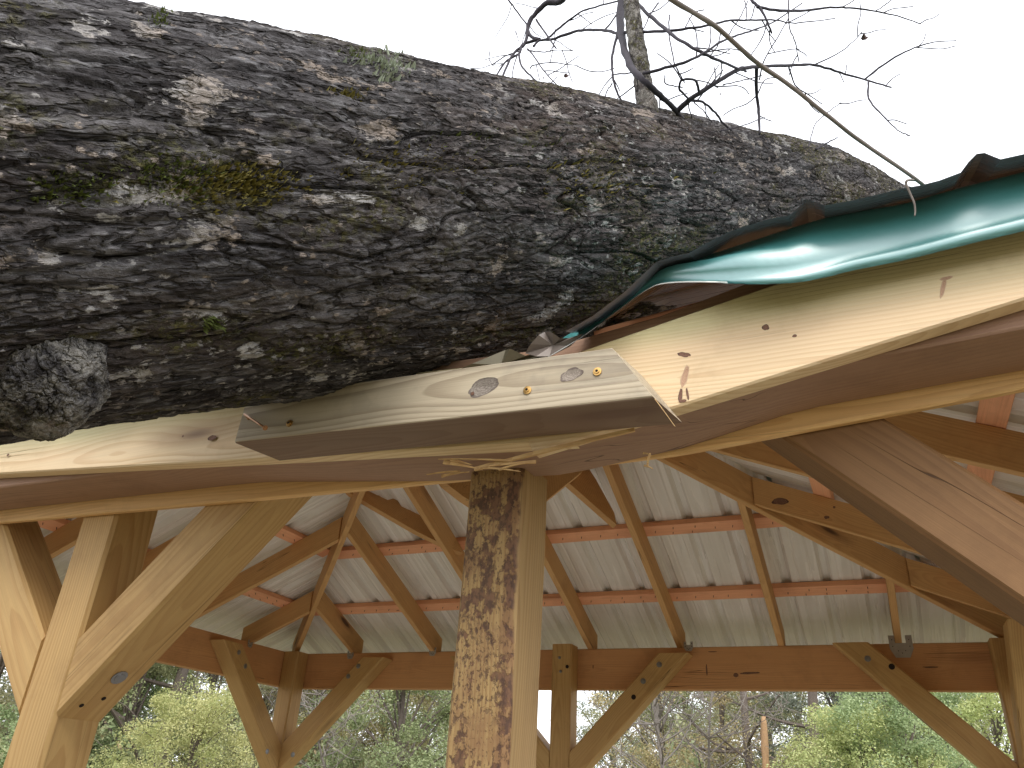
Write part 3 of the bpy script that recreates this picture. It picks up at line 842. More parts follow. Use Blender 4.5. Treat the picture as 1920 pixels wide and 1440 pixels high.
# ------------------------------------------------------------------ fallen tree
def bark_mat(name='bark', sc=1.0, gray=0):
    k = NT(name); o = k.obj()                      # local Z runs along the trunk
    x, y, z = k.sep(o)[:3]
    att = k.n('ShaderNodeAttribute', attribute_name='plate').outputs['Fac']
    n1 = k.noise(k.scale(o, (14 * sc, 14 * sc, 3.2 * sc)), 1, 6, .65)
    n2 = k.noise(k.scale(o, (60 * sc, 60 * sc, 14 * sc)), 1, 5, .7)
    n3 = k.noise(k.scale(o, (2.2, 2.2, .8)), 1, 4, .6)
    n5 = k.noise(k.scale(o, (170 * sc, 170 * sc, 75 * sc)), 1, 4, .75)
    c = k.mix(k.ramp(n1, .32, .7), (.042, .038, .040), (.128, .120, .122))
    c = k.mix(k.math('MULTIPLY', k.ramp(n3, .42, .7), .7), c, (.105, .066, .047))
    c = k.mix(k.math('MULTIPLY', k.ramp(n2, .48, .72), .6), c, (.31, .305, .315))
    c = k.mix(k.math('SUBTRACT', 1.0, k.ramp(att, .25, .62)), c, (.022, .017, .016))     # raw dark bark in the fissures
    ck = k.math('ABSOLUTE', k.math('SUBTRACT', k.noise(k.scale(o, (15 * sc, 15 * sc, 3.4 * sc)), 1, 4, .55, .4), .5))
    crk = k.math('SUBTRACT', 1.0, k.ramp(ck, .004, .030))
    ck2 = k.math('ABSOLUTE', k.math('SUBTRACT', k.noise(k.scale(o, (38 * sc, 38 * sc, 11 * sc)), 1, 3, .5, .3), .5))
    crk = k.math('MAXIMUM', crk, k.math('MULTIPLY', k.math('SUBTRACT', 1.0, k.ramp(ck2, .004, .035)), .6))
    c = k.mix(k.math('MULTIPLY', crk, .75), c, (.018, .014, .013))
    # moss
    mo = k.noise(k.scale(o, (4.2, 4.2, 1.6)), 1, 5, .65); mof = k.noise(k.scale(o, (85, 85, 60)), 1, 4, .7)
    mm = k.math('MULTIPLY', k.ramp(mo, .50, .60), k.ramp(mof, .44, .60))
    mc = k.mix(k.ramp(n2, .35, .65), (.075, .080, .026), (.17, .15, .055))
    c = k.mix(k.math('MULTIPLY', mm, .85), c, mc)
    # crustose lichen, large patches and small dots, only on the plates
    dom = k.vmath('ADD', o, k.vmath('SCALE', k.noise(k.scale(o, (7, 7, 5)), 1, 3, .6, out='Color'), None)) if False else o
    wob = k.noise(k.scale(o, (26, 26, 14)), 1, 5, .75)
    la = k.math('ADD', k.noise(k.scale(o, (12, 12, 6)), 1, 3, .5), k.math('MULTIPLY', k.math('SUBTRACT', wob, .5), .42))
    v = k.n('ShaderNodeTexVoronoi', feature='F1'); k.l(k.scale(o, (19, 19, 12)), v.inputs['Vector']); v.inputs['Scale'].default_value = 1
    vd = k.math('ADD', v.outputs['Distance'], k.math('ADD', k.math('MULTIPLY', k.math('SUBTRACT', wob, .5), 1.0), k.math('MULTIPLY', k.math('SUBTRACT', n2, .5), .7)))
    vs = k.sep(v.outputs['Color'])[0]
    big = k.math('MULTIPLY', k.math('SUBTRACT', 1.0, k.ramp(vd, .20, .27)), k.ramp(vs, .62, .64))
    v2 = k.n('ShaderNodeTexVoronoi', feature='F1'); k.l(k.scale(o, (58, 58, 42)), v2.inputs['Vector']); v2.inputs['Scale'].default_value = 1
    dots = k.math('MULTIPLY', k.math('SUBTRACT', 1.0, k.ramp(k.math('ADD', v2.outputs['Distance'], k.math('MULTIPLY', k.math('SUBTRACT', n5, .5), 1.1)), .20, .30)), k.ramp(k.sep(v2.outputs['Color'])[1], .50, .52))
    zone = k.ramp(k.noise(k.scale(o, (3.5, 3.5, 2)), 1, 3), .40, .52)
    dots = k.math('MULTIPLY', dots, zone)
    flk = k.math('MULTIPLY', k.ramp(k.noise(k.scale(o, (75, 75, 40)), 1, 3, .6), .63, .67), k.ramp(k.noise(k.scale(o, (5, 5, 3)), 1, 3), .42, .55))
    lm = k.math('MAXIMUM', k.math('MAXIMUM', k.math('MAXIMUM', big, k.ramp(la, .625, .65)), dots), k.math('MULTIPLY', flk, .85))
    lm = k.math('MULTIPLY', k.math('MULTIPLY', lm, k.ramp(att, .45, .62)), k.ramp(k.noise(k.scale(o, (70, 70, 45)), 1, 3, .7), .36, .46))
    lc = k.mix(k.ramp(k.noise(k.scale(o, (6, 6, 4)), 1, 2), .42, .58), (.52, .50, .49), (.36, .285, .235))
    lc = k.mix(k.math('MULTIPLY', n2, .55), lc, (.28, .27, .25))
    c = k.mix(k.math('MULTIPLY', lm, .9), c, lc)
    if gray:
        gc = (.36, .34, .31) if gray == 1 else (.42, .39, .35)
        g = k.ramp(k.noise(k.scale(o, (22, 22, 22)), 1, 5, .7), .40, .62)
        c = k.mix(k.math('MULTIPLY', g, .85), c, gc)
    c = k.mix(1.0, c, k.comb(*[k.math('MULTIPLY_ADD', n5, 1.5, .25)] * 3), 'MULTIPLY')
    n4 = k.noise(k.scale(o, (150 * sc, 150 * sc, 45 * sc)), 1, 4, .7)
    fl = k.noise(k.scale(o, (34 * sc, 34 * sc, 7 * sc)), 1, 5, .6)
    h = k.math('ADD', k.math('ADD', k.math('MULTIPLY', fl, 1.6), k.math('MULTIPLY', n2, .6)), k.math('ADD', k.math('MULTIPLY', n4, .5), k.math('MULTIPLY', n5, .45)))
    h = k.math('ADD', h, k.math('MULTIPLY', mm, .35)); h = k.math('ADD', h, k.math('MULTIPLY', lm, .08))
    h = k.math('SUBTRACT', h, k.math('MULTIPLY', crk, 1.3))
    k.bump(h, .014, 1.0)
    return k.fin(c, .88, .18)
M_BARK = bark_mat()
M_BARK2 = bark_mat('bark_burl', 1.2, 1)

# vectorised gradient noise
_perm = rng.permutation(256); _perm = np.concatenate([_perm, _perm, _perm]); _g = rng.normal(size=(256, 3)); _g /= np.linalg.norm(_g, axis=1)[:, None]
def gnoise(x, y, z):
    xi = np.floor(x).astype(int); yi = np.floor(y).astype(int); zi = np.floor(z).astype(int)
    xf = x - xi; yf = y - yi; zf = z - zi
    u = xf**3*(xf*(xf*6-15)+10); v = yf**3*(yf*(yf*6-15)+10); w = zf**3*(zf*(zf*6-15)+10)
    r = np.zeros_like(x)
    for i in (0, 1):
        for j in (0, 1):
            for k in (0, 1):
                h = _perm[_perm[_perm[(xi+i) & 255] + ((yi+j) & 255)] + ((zi+k) & 255)]
                g = _g[h]
                d = g[..., 0]*(xf-i) + g[..., 1]*(yf-j) + g[..., 2]*(zf-k)
                r += d * (u if i else 1-u) * (v if j else 1-v) * (w if k else 1-w)
    return r * 1.6
def fbm(x, y, z, o=4, g=.5):
    s = 0; a = 1; 
    for i in range(o):
        s = s + a * gnoise(x, y, z); a *= g; x = x*2.03+5.1; y = y*2.03+1.7; z = z*2.03+9.2
    return s
def bark_disp(cx, cy, a):
    """a along the trunk, (cx, cy) on the circumference in metres -> displacement (m), plate mask"""
    wx = fbm(cx*5, cy*5, a*2.2, 3) * .015; wy = fbm(cx*5+7, cy*5+3, a*2.2, 3) * .015; wa = fbm(cx*7, cy*7+9, a*4, 3) * .05
    X = cx + wx; Y = cy + wy; A = a + wa
    r1 = np.abs(fbm(X*12, Y*12, A*1.9, 2, .4)); r2 = np.abs(fbm(X*27+3, Y*27, A*5.0, 2, .5)); r3 = np.abs(fbm(X*60, Y*60+5, A*19, 2, .5))
    p1 = np.clip(r1 / .075, 0, 1) ** .6; p2 = np.clip(r2 / .11, 0, 1) ** .6; p3 = np.clip(r3 / .16, 0, 1)
    steps = fbm(X*13, Y*13+4, A*3.2, 2) * 1.2; st_ = np.floor(steps * 3) / 3; fr = steps * 3 - np.floor(steps * 3); st_ = st_ + np.clip((fr - .85) / .15, 0, 1) / 3
    fine = fbm(cx*70, cy*70, a*20, 3, .6)
    d = .014 * p1 + .0075 * p2 + .0038 * p3 + .006 * st_ + .0028 * fine
    lump = fbm(cx*1.8, cy*1.8, a*.8, 2) * .009
    return d - .018 + lump, np.clip(p1 * .55 + p2 * .45 + fine * .12, 0, 1)
def TM_inv_dir(M):
    v = M.to_3x3().inverted() @ Vector((-.1, .35, -1)); v.z = 0; return v.normalized()
def trunk():
    M = Matrix.Translation(TA) @ TAX.to_track_quat('Z', 'Y').to_matrix().to_4x4()
    ks = np.concatenate([np.linspace(-.02, .40, 140, endpoint=False), np.linspace(.40, .56, 620, endpoint=False), np.linspace(.56, .95, 420, endpoint=False), np.linspace(.95, 1.0, 14)])
    nth = 760; th = np.linspace(0, 2*np.pi, nth, endpoint=False)
    K, T = np.meshgrid(ks, th, indexing='ij')
    R0 = np.array([trunk_r(k) for k in ks])[:, None] * np.ones_like(T)
    a = K * TLEN; cx = R0 * np.cos(T); cy = R0 * np.sin(T)
    d, pl = bark_disp(cx, cy, a)
    low = TM_inv_dir(M); lo = np.clip(np.cos(T) * low.x + np.sin(T) * low.y, 0, 1) ** 2
    R = (R0 + d + .006) * (1 - .075 * lo * np.clip((.50 - K) / .05, 0, 1))
    V = np.stack([R*np.cos(T), R*np.sin(T), a], -1).reshape(-1, 3)
    n = len(ks); i = np.arange(n-1)[:, None]*nth; j = np.arange(nth)[None, :]; j2 = (j+1) % nth
    Q = np.stack([i+j, i+j2, i+nth+j2, i+nth+j], -1).reshape(-1, 4)
    root = empty('fallen_tree', (1.75, -8.0, GZ), 'huge dark fallen tree trunk with lichen and moss lying across the pavilion eave', 'fallen tree')
    o = np_mesh('trunk', V, Q, M_BARK, root, M)
    at_ = o.data.attributes.new('plate', 'FLOAT', 'POINT'); at_.data.foreach_set('value', pl.reshape(-1).astype(np.float32))
    return root, o, M
ftree, trunk_o, TM = trunk()
def trunk_hit(px, py, extra=0.0):
    """first point of the ray through a photo pixel on the smooth trunk, with outward normal"""
    d = (at(px, py, dist=1) - CAM).normalized(); t = .6
    while t < 8:
        p = CAM + d * t; k = (p - TA).dot(TAX) / TLEN; ax = TA + (TB - TA) * k; r = (p - ax).length
        if r < trunk_r(k) + extra: return p, (p - ax).normalized()
        t += .003
    return None, None
# broken knob (burl) on the camera side
def burl():
    p, nrm = trunk_hit(95, 728)
    c = at(90, 718, dist=depth(p) - .005)
    ax = (CAM - c).normalized() * .75 + nrm * .5 + Vector((0, 0, -.15)); ax.normalize()
    M = Matrix.Translation(c) @ ax.to_track_quat('Z', 'Y').to_matrix().to_4x4()
    nu, nv = 160, 120
    U, Vv = np.meshgrid(np.linspace(0, 2*np.pi, nu, endpoint=False), np.linspace(.0, np.pi*.80, nv), indexing='ij')
    R0 = .078 * depth(c) / 1.42 * 1.32
    x = np.sin(Vv)*np.cos(U); y = np.sin(Vv)*np.sin(U); z = np.cos(Vv)
    zz = np.sign(z) * np.abs(z) ** 1.3
    cell = np.abs(fbm(x*3.2, y*3.2, z*3.2, 3)); cr = np.clip(cell/.12, 0, 1) ** .6
    d = 1 + .13 * fbm(x*1.6, y*1.6, z*1.6, 2) + .13 * (cr - 1) + .04 * fbm(x*12, y*12, z*12, 3)
    P = np.stack([x*d*R0*.98, y*d*R0*1.05, (zz*.72)*d*R0], -1).reshape(-1, 3)
    i = np.arange(nu)[:, None]; j = np.arange(nv-1)[None, :]; i2 = (i+1) % nu
    Q = np.stack([i*nv+j, i*nv+j+1, i2*nv+j+1, i2*nv+j], -1).reshape(-1, 4)
    o = np_mesh('burl', P, Q, M_BARK2, ftree, M)
    a = o.data.attributes.new('plate', 'FLOAT', 'POINT'); a.data.foreach_set('value', np.clip(cr*.8, 0, 1).reshape(-1).astype(np.float32))
burl()

# upright limb growing out of the trunk
M_LIMB = bark_mat('limb_bark', 2.2, 2)
LIMB = [(1222,236),(1216,212),(1208,175),(1204,140),(1195,90),(1188,40),(1184,0),(1180,-60),(1180,-200)]
lp = [at(a, b, y=-3.62) for a, b in LIMB]
def limb():
    P = smoothpts(lp, 14); V, F = [], []
    dp = depth(lp[2])
    wpx = np.interp(np.linspace(0, 1, len(P)), [0, .12, .25, .5, .8, 1], [52, 40, 33, 33, 31, 26])
    rad = [w / 2 * dp / FPX for w in wpx]
    o = tube('limb', P, rad, M_LIMB, ftree, 28, wob=.22)
    a = o.data.attributes.new('plate', 'FLOAT', 'POINT'); a.data.foreach_set('value', np.full(len(o.data.vertices), .8, np.float32))
limb()
def yb(px, py):                                     # the crown spreads back over the roof
    return -3.62 + .0011 * abs(px - 1205) + .10 * math.sin(px * .013) + .12 * math.sin(py * .02 + px * .007)
BR = [
 ([(1085,-60),(1055,0),(1027,5),(1010,19),(996,37),(989,56),(998,70),(1012,73)], 10, 5),
 ([(1000,87),(1012,76),(1036,73),(1064,63),(1097,56),(1134,57),(1158,62),(1180,60)], 3, 4.5),
 ([(1158,62),(1155,75),(1148,103),(1148,136),(1151,155),(1162,183),(1183,211)], 4, 2.5),
 ([(1148,140),(1188,136)], 2, 2), ([(1148,157),(1137,173),(1134,206)], 2, 1.3), ([(1190,160),(1158,185),(1127,206)], 2, 1.3),
 ([(1012,73),(980,84),(973,101),(947,117),(923,155)], 4, 2), ([(989,56),(984,82),(961,103),(940,150)], 5, 2.5),
 ([(973,101),(977,122),(994,141),(1015,159),(1050,173),(1062,188)], 3, 2), ([(989,92),(998,101),(1022,136),(1045,159)], 2.5, 1.5),
 ([(989,94),(1017,98),(1041,94),(1073,95)], 2, 1), ([(995,128),(1001,122),(1036,117),(1083,124)], 2, 1.2), ([(1005,37),(1022,61),(1043,91)], 3, 2),
 ([(945,-20),(954,0),(973,26),(989,47)], 2.5, 2), ([(1022,74),(1029,70),(1055,47),(1083,26),(1106,16),(1158,2),(1178,-4)], 3, 2.2), ([(1083,26),(1098,36),(1110,46)], 1.8, 1),
 ([(1165,-40),(1165,0),(1163,47),(1170,89),(1184,127),(1200,145),(1219,162),(1247,188),(1266,206),(1282,227),(1290,240)], 15, 6),
 ([(1270,208),(1303,180),(1341,155),(1378,134),(1397,127),(1439,124),(1481,123),(1528,122),(1575,136),(1624,150),(1671,164)], 8.5, 2.5),
 ([(1194,6),(1200,12),(1228,38),(1261,66),(1298,89),(1336,108),(1369,122),(1399,134)], 7, 4),
 ([(1194,60),(1256,57),(1313,50),(1359,40),(1416,37),(1453,38),(1491,43),(1566,35)], 4, 1.2),
 ([(1206,138),(1247,127),(1289,115),(1322,98),(1355,77),(1383,66),(1420,54),(1453,40),(1505,5)], 4.5, 1.5),
 ([(1395,-20),(1409,0),(1425,16),(1437,38),(1448,63)], 5, 2), ([(1420,14),(1463,20),(1509,20),(1556,14),(1594,15),(1641,21),(1683,30),(1727,45)], 4, 1.2),
 ([(1479,-30),(1479,42),(1491,80),(1498,117)], 2.2, 1.2), ([(1528,121),(1575,98),(1603,75),(1617,59)], 2, 1), ([(1622,148),(1669,113),(1716,89),(1753,79),(1793,76)], 3, 1),
 ([(1629,150),(1629,185),(1655,216),(1683,244),(1706,255)], 3, 1.2), ([(1419,127),(1418,173),(1423,211),(1424,251)], 5, 3), ([(1424,150),(1432,115),(1458,70),(1479,33)], 2, 1.2),
 ([(1479,124),(1491,159),(1519,180),(1542,195)], 2.2, 1.2), ([(1515,275),(1519,267),(1528,234),(1552,211),(1577,192)], 1.6, 1), ([(1530,280),(1540,274),(1556,265),(1570,258)], 3, 1.5),
 ([(1287,188),(1317,192),(1341,211),(1355,230),(1371,244)], 3.5, 2.5), ([(1350,246),(1371,241),(1397,234),(1434,220)], 2.2, 1.2), ([(1311,172),(1303,150),(1277,152),(1275,169),(1289,183),(1292,190)], 3.5, 2.5),
 ([(1256,28),(1254,56),(1261,103),(1270,131),(1284,155)], 2, 1.8), ([(1341,162),(1388,162),(1404,176)], 2, 1), ([(1355,159),(1397,150),(1430,141)], 2, 1),
 ([(1235,5),(1219,28),(1207,54)], 2.2, 1.6), ([(1134,56),(1153,33),(1163,9)], 2.4, 1.8), ([(970,101),(961,136),(963,162)], 1.8, 1), ([(919,94),(918,113),(933,131)], 1.5, 1), ([(922,122),(952,103),(975,96)], 1.6, 1.5),
 ([(966,59),(973,77)], 1.6, 1), ([(1420,178),(1434,150),(1458,145)], 1.8, 1), ([(1308,188),(1329,162),(1355,131)], 2, 1.4), ([(1247,141),(1249,157),(1280,164)], 1.6, 1.2),
 ([(1285,52),(1300,25),(1320,18)], 1.8, 1), ([(1330,106),(1345,85),(1352,60)], 1.8, 1), ([(1352,114),(1353,135),(1345,150)], 2, 1), ([(1585,138),(1588,122)], 1.4, 1), ([(1660,162),(1672,148),(1688,138)], 1.8, 1),
 ([(1365,67),(1390,28),(1402,2)], 1.8, 1.2), ([(1398,38),(1400,20),(1396,0)], 1.6, 1.2), ([(1573,135),(1583,155)], 1.5, 1), ([(1300,190),(1322,212),(1335,230)], 1.8, 1.1),
 ([(1005,122),(1012,150)], 1.5, 1), ([(1045,160),(1062,165)], 1.2, 1), ([(1033,174),(1042,168),(1052,160)], 1.3, 1), ([(1641,21),(1655,12),(1672,0)], 1.3, 1),
]
for pts, w0, w1 in BR:
    P = smoothpts([at(a, b, y=yb(a, b)) for a, b in pts], 5)
    P = [p + Vector((random.uniform(-1, 1), random.uniform(-1, 1), random.uniform(-1, 1))) * .0012 for p in P]
    n = len(P); rad = [max(.0019, (w0 + (w1 - w0) * i / (n-1)) / 2 * (1.15 if w0 > 6 else 1.45) * depth(p) / FPX) for i, p in enumerate(P)]
    tube('branch' if w0 > 3.4 else 'twig', P, rad, M_TWIG, ftree, 7 if w0 > 3.4 else 5, wob=.3)
rt = random.Random(44)
for pts, w0, w1 in list(BR):
    if len(pts) < 4: continue
    for _ in range(3 if w0 > 3.5 else 2):
        i = rt.randint(1, len(pts) - 2); t = rt.random(); a = pts[i][0] + (pts[i+1][0] - pts[i][0]) * t; b = pts[i][1] + (pts[i+1][1] - pts[i][1]) * t
        if not (900 < a < 1750 and -20 < b < 230): continue
        dx, dy = pts[i+1][0] - pts[i][0], pts[i+1][1] - pts[i][1]; q = math.atan2(dy, dx) + rt.choice((-1, 1)) * rt.uniform(.5, 1.1); L = rt.uniform(25, 85)
        pp = [(a, b)]
        for k_ in range(3): q += rt.uniform(-.35, .35); pp.append((pp[-1][0] + math.cos(q) * L / 3, pp[-1][1] + math.sin(q) * L / 3))
        P = smoothpts([at(u, v, y=yb(u, v) + .02 * j) for j, (u, v) in enumerate(pp)], 3)
        tube('twig', P, [.0022 - .0006 * j / len(P) for j in range(len(P))], M_TWIG, ftree, 5, wob=.3)
def leaf(px, py, s, y):
    c = at(px, py, y=y); V = []; n = 9
    for j in range(n):
        q = 2*math.pi*j/n; r = s * (.5 + .4 * random.random())
        V.append(c + RT * math.cos(q) * r + UP * math.sin(q) * r * .8 + FW * math.sin(q*2) * s * .4)
    V2 = [v + FW * .0006 for v in V]
    F = [tuple(range(n)), tuple(reversed(range(n, 2*n)))] + [(j, n+j, n+(j+1) % n, (j+1) % n) for j in range(n)]
    mesh_obj('dead_leaf', V + V2, F, M_LEAFDRY, ftree)
leaf(1622, 69, .018, yb(1622, 69)); leaf(1062, 141, .013, yb(1062, 141)); leaf(1019, 146, .006, yb(1019, 146)); leaf(1351, 176, .005, yb(1351, 176))

# stick leaning on the roof, its twig hanging over the trim
M_STICK = plain('pale_branch_bark', (.20, .17, .15), .85, bumpy=.003)
P = [at(a, b, y=-4.05 - .05 * i) for i, (a, b) in enumerate([(1750,366),(1716,335),(1617,267),(1556,220),(1486,164),(1425,122),(1392,94),(1345,52),(1303,26),(1261,0),(1200,-40),(1100,-120)])]
P = smoothpts(P, 5); n = len(P)
st = tube('leaning_branch', P, [(6.5 + 3.5 * min(1, i / n * 1.25)) / 2 * depth(p) / FPX for i, p in enumerate(P)], M_STICK, None, 10, wob=.25)
tag(st, 'long straight bare branch leaning diagonally on the green roof edge', 'branch')
P = smoothpts([at(a, b, y=y) for a, b, y in ((1716,338,-4.08),(1702,338,-4.16),(1699,345,-4.165),(1706,362,-4.16),(1714,380,-4.155),(1716,396,-4.15),(1715,405,-4.15))], 4)
tube('twig_end', P, [.0024 - .0012 * i / len(P) for i in range(len(P))], M_STICK, st, 6)

# moss and leafy lichen on the trunk
def leaf_cluster(px, py, wpx, hpx, n, size, mat, name, seed, up_bias=.3):
    r_ = random.Random(seed); V = []; F = []
    for i in range(n):
        a = px + r_.gauss(0, wpx / 2.4); b = py + r_.gauss(0, hpx / 2.4)
        p, nn = trunk_hit(a, b, .006)
        if p is None: continue
        s = size * r_.uniform(.5, 1.3)
        dr = (nn + Vector((r_.uniform(-1, 1), r_.uniform(-1, 1), r_.uniform(-1, 1) + up_bias)) * .9).normalized()
        sd = dr.cross(Vector((r_.uniform(-1, 1), r_.uniform(-1, 1), r_.uniform(-1, 1)))).normalized()
        k = len(V); curl = nn * s * .25
        V += [p - nn * .012, p - nn*.004 + sd * s * .35 + dr * s * .3, p + dr * s + curl, p - nn*.004 - sd * s * .35 + dr * s * .3]
        F.append((k, k+1, k+2, k+3))
    return tag(mesh_obj(name, V, F, mat, ftree), kind='stuff')
M_MOSS = plain('moss_green', (.12, .15, .035), .9); M_MOSSY = plain('moss_yellow', (.22, .19, .05), .9); M_LICH = plain('leafy_lichen', (.33, .37, .27), .85)
leaf_cluster(720, 120, 62, 26, 260, .013, M_LICH, 'lichen_tuft', 1); leaf_cluster(732, 143, 40, 18, 140, .013, M_LICH, 'lichen_tuft', 2); leaf_cluster(690, 105, 50, 16, 120, .010, M_MOSS, 'moss_tuft', 12)
leaf_cluster(297, 50, 20, 26, 110, .012, M_MOSS, 'moss_tuft', 3); leaf_cluster(440, 345, 150, 46, 700, .008, M_MOSSY, 'moss_tuft', 4); leaf_cluster(330, 330, 110, 50, 420, .008, M_MOSS, 'moss_tuft', 5)
leaf_cluster(640, 180, 60, 18, 160, .007, M_MOSSY, 'moss_tuft', 6); leaf_cluster(800, 320, 170, 50, 520, .007, M_MOSSY, 'moss_tuft', 7); leaf_cluster(1130, 330, 150, 60, 380, .008, M_MOSSY, 'moss_tuft', 8)
leaf_cluster(960, 260, 160, 40, 320, .007, M_MOSS, 'moss_tuft', 9); leaf_cluster(400, 610, 26, 16, 60, .006, M_MOSS, 'moss_tuft', 10); leaf_cluster(140, 345, 120, 50, 280, .008, M_MOSS, 'moss_tuft', 11)
p0, nn = trunk_hit(735, 125); 
P = [p0 - nn*.02, at(731,112,dist=depth(p0)), at(727,98,dist=depth(p0)), at(724,84,dist=depth(p0))]
tube('twig', smoothpts(P, 4), .0022, M_LICH, ftree, 5, wob=.8)

# ------------------------------------------------------------------ forest behind
def foliage_mat(name, a, b, tr=.25):
    k = NT(name)
    r = k.n('ShaderNodeObjectInfo').outputs['Random']; o = k.obj()
    n1 = k.noise(o, 1.1, 3); n2 = k.noise(o, 9, 2)
    c = k.mix(k.ramp(k.math('ADD', n1, k.math('MULTIPLY', k.math('SUBTRACT', n2, .5), .8)), .3, .7), a, b)
    hs = k.n('ShaderNodeHueSaturation'); k.l(c, hs.inputs['Color']); k.l(k.math('MULTIPLY_ADD', r, .06, .47), hs.inputs['Hue']); k.l(k.math('MULTIPLY_ADD', r, .4, .8), hs.inputs['Value'])
    c = hs.outputs[0]
    t = k.n('ShaderNodeBsdfTranslucent'); k.l(c, t.inputs[0]); mx = k.n('ShaderNodeMixShader'); mx.inputs[0].default_value = tr
    k.l(k.b.outputs[0], mx.inputs[1]); k.l(t.outputs[0], mx.inputs[2]); k.l(mx.outputs[0], k.out.inputs[0])
    return k.fin(c, .7, .25)
FM = {'green': foliage_mat('leaves_green', (.24, .30, .14), (.42, .47, .25)), 'olive': foliage_mat('leaves_olive', (.34, .36, .18), (.54, .53, .32)),
      'yellow': foliage_mat('leaves_yellow', (.34, .37, .14), (.55, .53, .25)), 'dark': foliage_mat('leaves_dark', (.18, .21, .16), (.31, .34, .26)),
      'rust': foliage_mat('leaves_rust', (.33, .22, .13), (.45, .35, .21)), 'grey': foliage_mat('dry_twigs', (.26, .22, .18), (.40, .36, .30))}  # leaf colours paled and greyed to stand in for distance haze
M_TRK = plain('forest_bark', (.15, .12, .10), .9, bumpy=.01); M_SNAG = plain('dead_wood_orange', (.42, .26, .14), .9); M_TRKG = plain('forest_bark_grey', (.24, .21, .185), .9, bumpy=.01)
def leaf_crown(seed, H, R, n, base=.15, leaf=.09, clumps=60, squash=1.0):
    r = np.random.default_rng(seed)
    # clump centres through the crown's volume
    cz = base*H + (1-base)*H*r.random(clumps)**.9
    f = (cz - base*H) / ((1-base)*H)
    prof = np.sqrt(np.clip(1 - (f*1.7 - .75)**2 / 1.25, .05, 1))
    ang = r.random(clumps)*2*np.pi; rad = R*prof*np.sqrt(r.random(clumps))*1.0
    C = np.stack([rad*np.cos(ang), rad*np.sin(ang), cz], 1); cr = R*(.14+.22*r.random(clumps))
    idx = r.integers(0, clumps, n)
    d = r.normal(size=(n, 3)); d /= np.linalg.norm(d, axis=1)[:, None]
    p = C[idx] + d*(cr[idx]*r.random(n)**.45)[:, None]*np.array([1, 1, .7])
    a = r.normal(size=(n, 3)); a[:, 2] *= .7; a /= np.linalg.norm(a, axis=1)[:, None]; b = np.cross(a, r.normal(size=(n, 3))); b /= np.linalg.norm(b, axis=1)[:, None]
    s = leaf*(.5+.9*r.random(n))[:, None]
    V = np.stack([p - a*s*.6, p + b*s*.32, p + a*s*.6, p - b*s*.32], 1).reshape(-1, 3)
    Q = np.arange(4*n).reshape(-1, 4)
    return V, Q, C
def limbs(seed, H, R, C, trunk_r_, lean=.06, n=26):
    r = random.Random(seed); parts = []
    top = Vector((r.uniform(-1, 1)*lean*H, r.uniform(-1, 1)*lean*H, H*.92))
    tr = smoothpts([(0, 0, -.3), (r.uniform(-.1, .1), r.uniform(-.1, .1), H*.3), tuple(top*.65 + Vector((r.uniform(-.2, .2), r.uniform(-.2, .2), 0))), tuple(top)], 6)
    m = len(tr); parts.append(tube(None, tr, [trunk_r_*(1 - .85*i/m) for i in range(m)], None, sides=8))
    for i in range(min(n, len(C))):
        c = Vector(C[i]); k = max(2, min(m - 2, int((c.z/H*.75)*m))); s0 = tr[k]
        mid = s0.lerp(c, .5) + Vector((0, 0, r.uniform(-.1, .3)))
        parts.append(tube(None, smoothpts([s0, mid, c], 4), [trunk_r_*(.28*(1 - j/9)+.04) for j in range(9)], None, sides=5))
    return merge(parts)
PROTO = {}
def tree_proto(key, seed, H, R, n, mat, tmat, tr=.14, base=.12, leaf=.09, clumps=60):
    V, Q, C = leaf_crown(seed, H, R, n, base, leaf, clumps)
    me = bpy.data.meshes.new('crown'); me.from_pydata([], [], [])
    me.vertices.add(len(V)); me.vertices.foreach_set('co', V.astype(np.float32).ravel()); me.loops.add(Q.size); me.loops.foreach_set('vertex_index', Q.ravel().astype(np.int32))
    me.polygons.add(len(Q)); me.polygons.foreach_set('loop_start', np.arange(0, Q.size, 4, dtype=np.int32)); me.polygons.foreach_set('loop_total', np.full(len(Q), 4, np.int32)); me.update(calc_edges=True)
    me.materials.append(FM[mat])
    v, f = limbs(seed, H, R, C, tr); tm = bpy.data.meshes.new('trunk'); tm.from_pydata([tuple(q) for q in v], [], f); tm.materials.append(tmat); tm.polygons.foreach_set('use_smooth', [True]*len(tm.polygons))
    PROTO[key] = (me, tm)
tree_proto('green', 11, 7, 2.1, 60000, 'green', M_TRK, leaf=.055, clumps=110); tree_proto('olive', 12, 8, 2.6, 75000, 'olive', M_TRK, leaf=.055, clumps=150)
tree_proto('yellow', 13, 4.6, 1.9, 45000, 'yellow', M_TRK, .08, leaf=.045, clumps=100); tree_proto('dark', 14, 10, 3.0, 70000, 'dark', M_TRK, .2, leaf=.08, clumps=150)
tree_proto('rust', 15, 7, 2.2, 24000, 'rust', M_TRKG, .10, leaf=.05, clumps=70); tree_proto('airy', 16, 9, 2.2, 12000, 'dark', M_TRK, .16, base=.35, leaf=.07, clumps=60)
